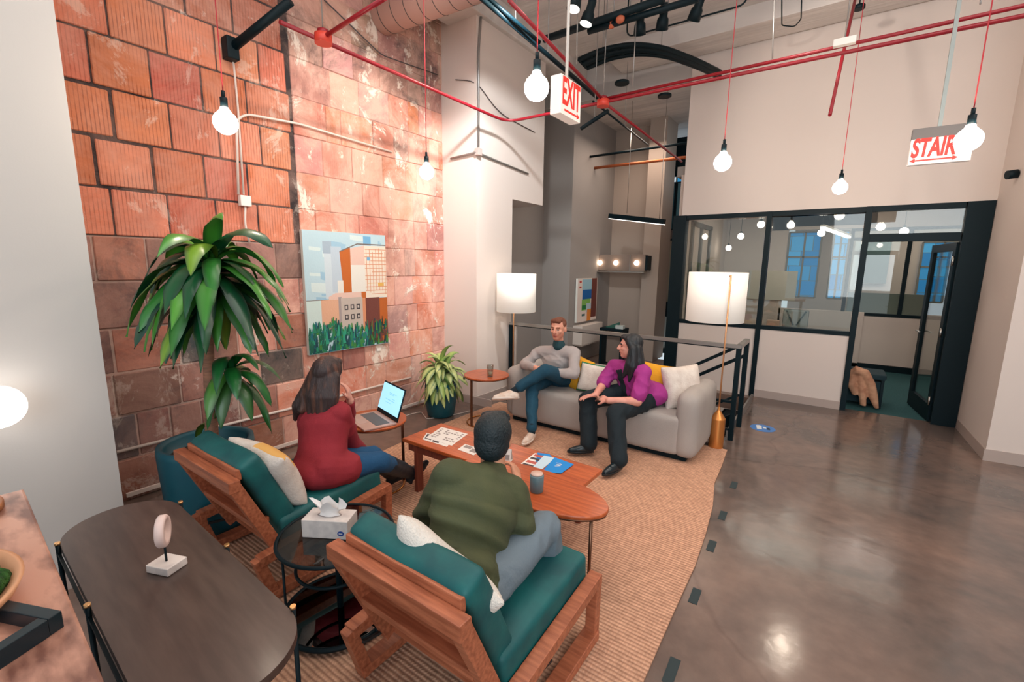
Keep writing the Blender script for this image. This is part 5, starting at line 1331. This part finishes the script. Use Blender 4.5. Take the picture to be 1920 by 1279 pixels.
def hand_shapes(w, d, n, side, curl=.6, spread=.10, s=1.0, thumb=1, palm=.085):
    """palm and five bent fingers; w wrist, d pointing direction, n palm normal (the fingers curl that way), side +1/-1 thumb side"""
    d = Vector(d).normalized(); n = Vector(n); n = (n-d*n.dot(d)).normalized(); x = d.cross(n)*side; S = []
    S.append(('c', w, w+d*.03*s, .021*s, .022*s))
    for k, off in enumerate((-.027, -.009, .009, .027)):
        S.append(('c', w+d*.02*s+x*off*s*.6, w+d*palm*s*(1-.06*abs(k-1.4))+x*off*s, .014*s, .0115*s))
    L = (.068, .080, .074, .056)
    for k, off in enumerate((.028, .0095, -.0095, -.028)):
        p = w+d*palm*s*(1-.05*abs(k-1.4))+x*off*s; ang = curl*(.55+.12*k); dd = (d+x*off*spread*22*s).normalized()
        for j, fr in enumerate((.45, .31, .24)):
            ang2 = ang*(j+1)*.75; v = dd*math.cos(ang2)+n*math.sin(ang2); q = p+v*L[k]*fr*s*1.12
            S.append(('c', p, q, (.0092-.0008*j)*s, (.0086-.001*j)*s)); p = q
    p = w+d*.028*s+x*.022*s; v = (d*.6+x*.75+n*.25).normalized()
    q = p+v*.042*s*thumb; S.append(('c', p, q, .0125*s, .0105*s)); v2 = (d*.85+x*.3+n*.4).normalized(); S.append(('c', q, q+v2*.032*s, .010*s, .0085*s))
    return S

def head_shapes(c, F, U, s=1.0, ears=True):
    F = Vector(F).normalized(); U = Vector(U); U = (U-F*U.dot(F)).normalized(); X = F.cross(U); M = MX(X, F, U)
    def P(x, f, u): return c+X*x*s+F*f*s+U*u*s
    S = [('e', P(0, -.015, .028), (.073*s, .092*s, .082*s), M), ('e', P(0, .012, -.03), (.061*s, .072*s, .078*s), M), ('e', P(0, .045, -.082), (.036*s, .034*s, .028*s), M),
         ('e', P(0, .066, .030), (.052*s, .018*s, .012*s), M), ('c', P(0, .082, .020), P(0, .102, -.018), .0085*s, .0125*s), ('e', P(0, .088, -.022), (.017*s, .012*s, .009*s), M),
         ('e', P(0, .077, -.047), (.023*s, .014*s, .007*s), M), ('e', P(0, .074, -.058), (.020*s, .014*s, .007*s), M),
         ('e', P(.036, .052, -.014), (.022*s, .024*s, .02*s), M), ('e', P(-.036, .052, -.014), (.022*s, .024*s, .02*s), M)]
    if ears:
        for q in (-1, 1): S.append(('e', P(q*.073, -.012, -.005), (.009*s, .019*s, .03*s), M))
    return S, P, M

def face_paint(P, brow, lip=1, beard=None, skin=0, sc=1.0):
    """material index by place on the face: 0 skin, 1 eye, 2 brow, 3 lips, 4 beard"""
    E = [P(q*.031, .078, .006) for q in (-1, 1)]; B = [(P(q*.018, .085, .030), P(q*.048, .070, .030)) for q in (-1, 1)]; L = (P(-.018, .086, -.053), P(.018, .086, -.053)); c0 = P(0, 0, 0); f0 = (P(0, 1, 0)-c0).normalized(); u0 = (P(0, 0, 1)-c0).normalized()
    def seg(p, a, c):
        t = max(0, min(1, (p-a).dot(c-a)/(c-a).length_squared)); return (p-a.lerp(c, t)).length
    def fn(p):
        if (p-c0).length > .2: return 0
        for e in E:
            dv = p-e
            if abs(dv.dot(u0)) < .0065*sc and dv.length < .017*sc: return 1
        for a, c in B:
            if seg(p, a, c) < .0085*sc: return 2
        if seg(p, *L) < .009*sc: return 3
        r = p-c0
        if beard and r.dot(u0) < -.036 and r.dot(f0) > .015 and r.dot(u0) > -.13: return 4
        return 0
    return fn

def torso(hipc, shl, shr, neck, wd=1.0, dp=1.0, infl=0, belly=1.0):
    """trunk lofted between the hip centre and the shoulders"""
    sc = (shl+shr)/2; U = (sc-hipc).normalized(); X = (shr-shl); X = (X-U*X.dot(U)).normalized(); F = U.cross(X); H = (sc-hipc).length; S = []
    K = [(-.20, .06, .05, 0), (-.17, .120, .09, 0), (-.08, .162, .118, 0), (.05, .168, .120, 0), (.22, .156, .112, .004), (.38, .148, .106, .008), (.55, .156, .106, .006), (.72, .170, .108, 0), (.86, .172, .098, -.003), (.97, .150, .080, -.004), (1.07, .105, .060, -.006), (1.13, .06, .04, -.006)]
    rings = []
    for i in range(len(K)-1):
        for j in range(3 if i < len(K)-2 else 4):
            t_ = j/3; h, w, d_, f = (K[i][q]*(1-t_)+K[i+1][q]*t_ for q in range(4)); bb = 1+(belly-1)*max(0, 1-abs(h-.3)/.45)
            rings.append([hipc+U*H*h+F*(f+.02*(bb-1)/.2)+X*(w*wd+infl)*math.cos(a_)+F*(d_*dp*bb+infl)*math.sin(a_)*(1 if math.sin(a_) > 0 else .92) for a_ in [2*math.pi*k/32 for k in range(32)]])
    S.append(('m', rings))
    S.append(('c', shl.lerp(sc, .12), sc, .058+infl, .066+infl)); S.append(('c', shr.lerp(sc, .12), sc, .058+infl, .066+infl))
    S.append(('c', sc, sc.lerp(neck, .55), .074+infl, .056+infl*.6))
    return S
def limb(a, b, c, r, infl=0):
    return [('c', a, b, r[0]+infl, r[1]+infl), ('c', b, c, r[1]*1.0+infl, r[2]+infl)]
def shoe(name, ank, toe, up, m, parent, org, sole=None, s=1.0, heel=.02):
    """low shoe from heel to toe with a sole of its own"""
    d = (toe-ank); d = (d-Vector(up)*d.dot(up)).normalized(); U = Vector(up).normalized(); X = d.cross(U)
    base = ank-U*.062*s
    S = [('c', ank-d*.012*s-U*.015*s, ank-d*.025*s-U*.038*s, .036*s, .034*s), ('c', base-d*.028*s+U*.03*s, base+d*.10*s+U*.026*s, .033*s, .036*s), ('c', base+d*.10*s+U*.024*s, base+d*.155*s+U*.018*s, .036*s, .025*s), ('c', ank-U*.01*s, base+d*.075*s+U*.038*s, .036*s, .03*s)]
    o = blob(name, S, m, parent, .006, 4, org=org)
    b = MB(); n = 28; rg = []
    for z in (-.002, .012*s, .016*s):
        r_ = []
        for k in range(n):
            a_ = 2*math.pi*k/n; fx = math.cos(a_); L_ = .065*s+fx*.125*s; wv = (.040 if fx > 0 else .036)*s*(1 if fx < .2 else 1.02)
            r_.append(base-org+d*L_+X*math.sin(a_)*wv*(1-.12*(fx < -.3))+U*z)
        rg.append(r_)
    b.rings(rg, True, True); b.build('sole', sole or m, o); return o

SKIN = lambda n='skin', c=(216, 156, 132), c2=(204, 138, 118): mat(n, c, .5, col2=c2, scale=14, contrast=(.4, .7), bump=.05, bscale=200)
EYE = mat('eye_dark', (60, 44, 40), .3); LIP = mat('lips', (176, 92, 86), .5)
V = Vector
# ---------------------------------------------------------------- man on the sofa, legs crossed
def man_sofa():
    org = V((-2.42, 4.27, 0)); t = thing('person', org, 'person in light grey sweater and teal trousers sitting cross-legged on the sofa', 'person')
    head = at(1047, 617, Y=4.22); F = V((.10, -1, -.10)); U = V((0, .08, 1))
    hs, P, M = head_shapes(head, F, U, 1.08)
    shr, shl = at(1010, 660, Y=4.26), at(1077, 662, Y=4.26)        # his right is at the left of the picture
    neck = head+V((0, .02, -.13)); hip = V((-2.40, 4.33, .53))
    elr, ell = at(983, 684, Y=4.13), at(1077, 702, Y=4.12); wrr, wrl = at(1003, 689, Y=3.98), at(1018, 694, Y=4.0)
    hr, hl = hip+V((-.09, -.02, -.01)), hip+V((.09, -.02, -.01))
    knr, anr = V((-2.47, 3.87, .50)), at(997, 812, Z=.105)
    knl, anl = V((-2.31, 3.86, .70)), at(961, 735, Y=3.66)
    S = hs+torso(hip, shl, shr, neck, .92, .92)+[('c', neck+V((0, 0, -.02)), head-V((0, .0, .06)), .05, .052)]
    S += limb(shr, elr, wrr, (.045, .036, .027))+limb(shl, ell, wrl, (.045, .036, .027))
    S += limb(hr, knr, anr, (.07, .05, .035))+limb(hl, knl, anl, (.07, .05, .035))
    S += hand_shapes(wrr, (.75, -.45, -.25), (.2, .6, -.5), 1, .9, .05, .95)+hand_shapes(wrl, (-.85, -.2, -.2), (.1, .7, -.5), -1, .9, .05, .95)
    fp = face_paint(P, 1, beard=True)
    blob('body', S, [SKIN(), EYE, mat('brow_brown', (122, 74, 54), .8), LIP, mat('stubble', (196, 130, 106), .7)], t, .006, 3, paint=fp, org=org)
    sw = torso(hip+V((0, 0, .02)), shl, shr, neck, 1.0, 1.0, .014)[:-1]+limb(shr, elr, wrr.lerp(elr, .06), (.060, .052, .036), .004)+limb(shl, ell, wrl.lerp(ell, .06), (.060, .052, .036), .004)
    sc = (shl+shr)/2; sw.append(('c', sc+V((0, 0, .0)), sc.lerp(neck, .45), .082, .068))
    blob('sweater', sw, mat('grey_knit', (172, 164, 162), .95, bump=.3, bscale=220, sheen=.2), t, .008, 5, .007, paint=None, org=org)
    co = [('c', neck+V((0, 0, -.05)), neck+V((0, -.008, -.022)), .070, .060)]; blob('collar', co, mat('dark_teal_collar', (22, 60, 66), .8), t, .006, 2, org=org)
    TR = mat('teal_trousers', (12, 66, 88), .85, bump=.3, bscale=90)
    tr = [('e', hip+V((0, -.01, -.02)), (.175, .14, .10)), *limb(hr, knr, anr+V((0, 0, .06)), (.088, .066, .050), .004), *limb(hl, knl, anl.lerp(knl, .22), (.090, .068, .050), .004)]
    blob('trousers', tr, TR, t, .009, 4, .006, org=org)
    blob('sock', [('c', anl.lerp(knl, .26), anl, .04, .036)], mat('dark_sock', (16, 34, 44), .9), t, .007, 2, org=org)
    blob('sock', [('c', anr+V((0, 0, .08)), anr, .038, .036)], mat('dark_sock'), t, .007, 2, org=org)
    SH = mat('canvas_shoe', (206, 176, 156), .8, col2=(232, 220, 208), scale=14); WS = mat('rubber_sole', (236, 226, 216), .6)
    shoe('shoe', anr, anr+V((.02, -.2, 0)), (0, 0, 1), SH, t, org, WS)
    shoe('shoe', anl, anl+V((-.17, -.10, .03)), V((-.30, .32, .9)), SH, t, org, WS, 1.12)
    H = [('e', P(0, -.025, .045), (.077, .090, .078), M), ('e', P(0, .025, .092), (.055, .055, .030), M), ('c', P(-.055, .0, .05), P(.055, .0, .05), .03, .03), ('c', P(-.03, .05, .088), P(.04, .05, .09), .022, .022)]
    def cut(p): return 0
    blob('hair', H, mat('auburn_hair', (112, 66, 48), .8, bump=.8, bscale=60, bstretch=(1, 1, .3)), t, .006, 3, 0, org=org)
man_sofa()

# ---------------------------------------------------------------- woman on the sofa
def woman_sofa():
    org = V((-1.46, 4.15, 0)); t = thing('person', org, 'person with long black hair in a purple shirt and black trousers on the sofa', 'person')
    head = at(1180, 650, Y=4.02); F = V((-1, -.42, -.04)); U = V((.05, 0, 1)); hs, P, M = head_shapes(head, F, U, 1.0, False)
    shr, shl = at(1150, 688, Y=4.14), at(1208, 700, Y=3.97)
    neck = head+V((.04, .02, -.14)); hip = V((-1.40, 4.20, .54))
    elr, ell = at(1130, 722, Y=3.95), at(1195, 753, Y=3.84); wrr, wrl = at(1117, 740, Y=3.74), at(1141, 751, Y=3.70)
    hr, hl = hip+V((-.10, .03, 0)), hip+V((.07, -.07, 0))
    knr, anr = V((-1.80, 3.80, .50)), at(1102, 836, Z=.11); knl, anl = V((-1.47, 3.68, .465)), at(1158, 868, Z=.11)
    S = hs+torso(hip, shl, shr, neck, .98, 1.02, 0, 1.15)+[('c', neck+V((0, 0, -.02)), head-V((-.02, 0, .05)), .052, .052)]
    S += limb(shr, elr, wrr, (.05, .042, .028))+limb(shl, ell, wrl, (.05, .044, .030))+limb(hr, knr, anr, (.08, .055, .035))+limb(hl, knl, anl, (.08, .055, .035))
    S += hand_shapes(wrr, (-.8, -.6, -.2), (.0, 0, -1), -1, .35, .1, .95)+hand_shapes(wrl, (-.9, .25, .05), (-.1, .5, -.8), 1, .7, .08, .98)
    fp = face_paint(P, 1)
    blob('body', S, [SKIN('skin_rosy', (220, 156, 138), (206, 138, 122)), EYE, mat('brow_dark', (50, 40, 42), .8), LIP, LIP], t, .0065, 3, paint=fp, org=org)
    FT = (shl-shr).cross(V((0, 0, 1))).normalized()
    if FT.y > 0: FT = -FT
    top = torso(hip, shl, shr, neck, .96, 1.02, .010, 1.18)[:1]; blob('black_top', top, mat('black_knit', (8, 28, 36), .9), t, .009, 4, org=org)
    sh = torso(hip+V((0, 0, -.01)), shl, shr, neck, 1.05, 1.10, .022, 1.14)[:-1]+[('c', shr, elr.lerp(shr, .12), .072, .070), ('c', shl, ell.lerp(shl, .22), .074, .072)]
    MAG = mat('purple_cotton', (158, 44, 128), .8, bump=.3, bscale=60); BK_ = mat('black_knit')
    sc = (shl+shr)/2; axis = (sc-hip).normalized(); sh.append(('e', hip+V((.02, .0, .01)), (.205, .175, .13)))
    def pt(p):
        r = p-hip; h = r.dot(axis); side = (p-(hip+axis*h)); f = side.dot(FT); s_ = side.dot((shl-shr).normalized())
        return 1 if f > .05 and -.045 < s_+.02 < .035+.02*h and h > -.1 else 0
    blob('shirt', sh, [MAG, BK_], t, .009, 5, .008, paint=pt, org=org)
    TB = mat('black_trousers', (7, 26, 34), .85, bump=.2, bscale=80)
    tr = [('e', hip+V((-.01, -.02, -.03)), (.19, .16, .11)), *limb(hr, knr, anr+V((0, .02, .02)), (.105, .084, .075), .004), *limb(hl+V((0,0,-.02)), knl, anl+V((0, .02, .02)), (.105, .080, .072), .004)]
    blob('trousers', tr, TB, t, .010, 4, .006, (8, 8, 8), org=org)
    SB = mat('black_leather', (9, 30, 38), .3)
    shoe('shoe', anr, anr+V((-.16, -.12, 0)), (0, 0, 1), SB, t, org); shoe('shoe', anl, anl+V((-.06, -.2, 0)), (0, 0, 1), SB, t, org)
    H = [('e', P(0, -.034, .040), (.086, .092, .084), M), ('c', P(-.045, .040, .090), P(.045, .040, .090), .020, .020), ('e', P(0, .02, .09), (.06, .06, .03), M)]
    b0 = P(0, -.06, 0); rr = random.Random(2)
    for k in range(9):
        a_ = -.9+k*.23; s0 = P(math.sin(a_)*.075, -.05-.03*math.cos(a_), .0); s1 = P(math.sin(a_)*.10, -.07-.035*math.cos(a_), -.14); s2 = s1+V((rr.uniform(-.01, .02), rr.uniform(-.02, .02), -.14-rr.uniform(0, .06)))
        H += [('c', s0, s1, .036, .038), ('c', s1, s2, .036, .018)]
    for q in (-1, 1):
        f0, f1, f2, f3 = P(q*.055, .015, .08), P(q*.084, -.03, -.01), P(q*.100, -.005, -.14), P(q*.085, .055, -.27)
        H += [('c', f0, f1, .030, .036), ('c', f1, f2, .038, .044), ('c', f2, f3, .044, .016), ('c', P(q*.085, -.03, .0), P(q*.115, -.03, -.16), .04, .042), ('c', P(q*.115, -.03, -.16), P(q*.10, .0, -.30), .042, .016)]
    blob('hair', H, mat('black_hair', (16, 28, 34), .45, col2=(34, 34, 38), scale=20, stretch=(3, 3, .3), bump=.6, bscale=40, bstretch=(3, 3, .3)), t, .007, 4, .0025, (28, 28, 2), org=org)
    b = MB(); nk = neck+V((0, 0, -.06)); b.tube([nk+V((math.cos(a_)*.06-.02, math.sin(a_)*.055-.01, -.035-.03*math.cos(a_-3.6)))-org for a_ in [2*math.pi*k/24 for k in range(25)]], .0035, 6); b.build('necklace', mat('silver', (190, 200, 200), .3, .9), t)
    # small cup in her hands
    g = wrl+V((-.10, .02, -.01)); c = thing('cup', g-V((0, 0, .05)), 'small clear cup held by the woman in the purple shirt', 'cup'); MB().lathe([(0, 0), (.026, 0), (.032, .08), (.029, .08), (.024, .006), (0, .006)], n=24).build('cup_body', mat('clear_glass'), c)
woman_sofa()

# ---------------------------------------------------------------- man seen from behind in the near chair
def man_chair():
    org = V((-1.10, 1.25, 0)); t = thing('person', org, 'person with short black hair in an olive shirt, seen from behind in the near chair', 'person')
    head = at(924, 822, Y=1.52); F = V((-.52, .85, -.18)); U = V((-.03, .16, 1)); hs, P, M = head_shapes(head, F, U, 1.03)
    shl, shr = at(843, 893, Y=1.27), at(958, 921, Y=1.50); neck = head+V((.03, -.035, -.135)); hip = V((-1.07, 1.17, .52))
    elr, ell = at(988, 1035, Y=1.50), V((-1.42, 1.35, .60)); wrr, wrl = at(970, 905, Y=1.70), V((-1.42, 1.62, .66))
    fw = V((-.42, .9, 0)).normalized(); rt = V((.9, .42, 0))
    hr, hl = hip+rt*.09, hip-rt*.09
    knr, anr = V((-.965, 1.64, .575)), V((-.99, 1.78, .125)); knl, anl = V((-1.32, 1.60, .56)), V((-1.30, 1.83, .125))
    S = hs+torso(hip, shl, shr, neck, .98, 1.0)+[('c', neck+V((0, 0, -.02)), head-V((0, .0, .05)), .056, .055)]
    S += limb(shr, elr, wrr, (.05, .042, .029))+limb(shl, ell, wrl, (.05, .042, .029))+limb(hr, knr, anr, (.08, .055, .038))+limb(hl, knl, anl, (.08, .055, .038))
    S += hand_shapes(wrr, (-.55, .6, .45), (-.7, -.1, -.3), -1, .8, .08, 1.0)+hand_shapes(wrl, (.5, .7, .15), (.3, .3, -.6), 1, .8, .08, 1.0)
    blob('body', S, [SKIN('skin_tan', (206, 148, 118), (194, 132, 104)), EYE, mat('brow_dark', (50, 40, 42), .8), LIP, LIP], t, .0065, 3, paint=face_paint(P, 1), org=org)
    sc = (shl+shr)/2; sh = torso(hip+V((0, 0, -.02)), shl, shr, neck, 1.05, 1.05, .016)[:-1]
    sh += [('e', hip+V((0, -.01, .06)), (.175, .145, .12), MX(rt, fw, (0, 0, 1))), *limb(shr, elr, wrr.lerp(elr, .12), (.068, .062, .044), .004), *limb(shl, ell, wrl.lerp(ell, .12), (.068, .062, .044), .004), ('c', sc, sc.lerp(neck, .5), .088, .070), ('c', neck+V((0, 0, -.045)), neck+V((0, 0, -.004)), .074, .063)]
    OL = mat('olive_shirt', (76, 80, 50), .85, bump=.2, bscale=120, col2=(66, 72, 48), scale=5)
    U_ = (sc-hip).normalized()
    def ext(me, o_):
        nr = [v.normal.copy() for v in me.vertices]
        for v, n in zip(me.vertices, nr):
            p = v.co+o_; h = (p-hip).dot(U_)
            back = max(0, n.dot(-fw)+.15)
            k = max(0, 1-h/.5)*min(1, max(0, (h+.12)/.1)); s_ = (p-hip).dot(rt)
            ph = h*68+3.2*_nz.noise(p*5)+1.6*math.sin(s_*7)
            v.co += n*back*k*.022*(math.sin(ph))
            # yoke seam across the shoulder blades
            dz = h-(sc-hip).dot(U_)+.075
            if n.dot(-fw) > .2: v.co -= n*.004*math.exp(-(dz/.006)**2)
    blob('shirt', sh, OL, t, .0075, 4, .003, (5, 5, 6), org=org, extra=ext)
    JE = mat('grey_jeans', (106, 120, 130), .85, bump=.3, bscale=90)
    tr = [('e', hip+V((0, 0, -.02)), (.175, .145, .10), MX(rt, fw, (0, 0, 1))), *limb(hr, knr, anr+V((0, 0, .03)), (.096, .072, .055), .004), *limb(hl, knl, anl+V((0, 0, .03)), (.096, .072, .055), .004)]
    blob('trousers', tr, JE, t, .009, 4, .006, (9, 9, 9), org=org)
    SB = mat('black_leather'); shoe('shoe', anr, anr+V((-.03, .2, 0)), (0, 0, 1), SB, t, org); shoe('shoe', anl, anl+V((-.05, .2, 0)), (0, 0, 1), SB, t, org)
    H = [('e', P(0, -.026, .034), (.085, .098, .088), M), ('c', P(-.045, .045, .085), P(.045, .045, .085), .024, .024), ('e', P(0, -.036, -.012), (.079, .082, .082), M), ('c', P(-.03, .03, .098), P(.035, .02, .105), .018, .018)]
    blob('hair', H, mat('short_black_hair', (9, 28, 34), .6, bump=.7, bscale=90), t, .006, 14, 0, org=org)
man_chair()

# ---------------------------------------------------------------- woman with the laptop
def woman_laptop():
    org = V((-2.42, 1.48, 0)); t = thing('person', org, 'person with long brown hair in a red blazer and jeans, facing the laptop', 'person')
    head = at(617, 702, Y=1.60); F = V((-.42, .90, -.05)); U = V((0, .03, 1)); hs, P, M = head_shapes(head, F, U, .98, False)
    shl, shr = at(588, 768, Y=1.52), at(640, 765, Y=1.60); 
    shl, shr = head+V((-.155, -.065, -.215)), head+V((.14, -.02, -.225))
    neck = head+V((0, -.02, -.135)); hip = V((-2.44, 1.45, .53)); fw = V((-.05, 1, 0)).normalized(); rt = V((1, .05, 0)).normalized()
    elr, wrr = at(660, 832, Y=1.72), at(682, 850, Y=1.93); ell, wrl = at(652, 790, Y=1.86), at(656, 752, Y=1.80)
    hr, hl = hip+rt*.09, hip-rt*.08
    knr, anr = at(712, 866, Z=.47), at(768, 886, Z=.16); knl, anl = V((-2.45, 1.84, .455)), V((-2.66, 2.17, .13))
    S = hs+torso(hip, shl, shr, neck, .90, .92)+[('c', neck+V((0, 0, -.02)), head-V((0, .0, .05)), .046, .048)]
    S += limb(shr, elr, wrr, (.042, .036, .025))+limb(shl, ell, wrl, (.042, .036, .025))+limb(hr, knr, anr, (.07, .048, .034))+limb(hl, knl, anl, (.07, .048, .034))
    S += hand_shapes(wrl, (-.08, -.05, 1), (-.6, -.5, 0), 1, .75, .06, .92)+hand_shapes(wrr, (-.3, .9, -.2), (-.3, .1, -1), -1, .8, .06, .9)
    blob('body', S, [SKIN('skin_fair', (222, 166, 148), (208, 148, 132)), EYE, mat('brow_brown'), LIP, LIP], t, .0065, 3, paint=face_paint(P, 1), org=org)
    sc = (shl+shr)/2; sh = torso(hip+V((0, 0, -.01)), shl, shr, neck, .98, .98, .016)[:-1]
    sh += [('e', hip+V((.0, -.01, -.02)), (.185, .150, .11), MX(rt, fw, (0, 0, 1))), ('c', hr+V((0,0,.0)), hr.lerp(knr, .30), .112, .104), ('c', hl, hl.lerp(knl, .3), .112, .100), *limb(shr, elr, wrr.lerp(elr, .1), (.058, .054, .042), .003), *limb(shl, ell, wrl.lerp(ell, .15), (.058, .052, .038), .003), ('c', sc, sc.lerp(neck, .45), .078, .064)]
    blob('blazer', sh, mat('red_wool', (134, 28, 40), .85, col2=(146, 34, 46), scale=5, bump=.15, bscale=160), t, .008, 5, .005, (5, 5, 6), org=org)
    JE = mat('blue_jeans', (14, 72, 112), .85, bump=.25, bscale=90)
    tr = [('e', hip+V((0, .02, -.04)), (.165, .14, .08), MX(rt, fw, (0, 0, 1))), *limb(hr, knr, anr.lerp(knr, .72), (.088, .066, .056), .004), *limb(hl, knl, anl.lerp(knl, .72), (.088, .066, .056), .004)]
    blob('trousers', tr, JE, t, .009, 4, .004, (9, 9, 9), org=org)
    BT = mat('dark_boot', (5, 30, 42), .5)
    for kn, an, toe, up in ((knr, anr, V((.0, .25, .10)), V((-.0, -.42, .9))), (knl, anl, V((-.02, .25, 0)), V((0, 0, 1)))):
        d = toe.normalized(); u = (up-d*up.dot(d)).normalized()
        Sb = [('c', an.lerp(kn, .78), an.lerp(kn, .4), .064, .062), ('c', an.lerp(kn, .4), an, .062, .048), ('c', an-u*.045-d*.02, an-u*.045+d*.12, .034, .036), ('c', an-u*.045+d*.12, an-u*.05+d*.17, .034, .022), ('c', an, an-u*.03+d*.07, .044, .034), ('c', an-d*.02-u*.04, an-d*.024-u*.085, .024, .018)]
        blob('boot', Sb, BT, t, .007, 4, .003, org=org)
    H = [('e', P(0, -.024, .036), (.086, .100, .088), M), ('c', P(-.05, .03, .08), P(.05, .03, .08), .024, .024)]
    rr = random.Random(3)
    for k in range(11):
        a_ = -1.15+k*.23; s0 = P(math.sin(a_)*.075, -.035-.045*math.cos(a_), .0); s1 = P(math.sin(a_)*.092, -.06-.055*math.cos(a_), -.12); s2 = s1+V((rr.uniform(-.02, .01), rr.uniform(-.02, .0), -.09-.05*math.cos(a_)))
        H += [('c', s0, s1, .034, .034), ('c', s1, s2, .034, .014)]
    # the lock thrown over the left shoulder
    l0, l1, l2, l3 = P(-.07, -.03, .02), P(-.11, -.055, -.10), P(-.175, -.06, -.20), P(-.215, -.04, -.30)
    H += [('c', l0, l1, .04, .045), ('c', l1, l2, .045, .042), ('c', l2, l3, .042, .016), ('c', P(-.09, -.05, -.06), P(-.13, -.10, -.22), .04, .025)]
    blob('hair', H, mat('brown_hair', (52, 38, 38), .5, col2=(104, 66, 52), scale=7, stretch=(4, 4, .35), contrast=(.5, .72), bump=.6, bscale=40, bstretch=(4, 4, .3)), t, .007, 4, .003, (26, 26, 2), org=org)
    b = MB(); 
woman_laptop()
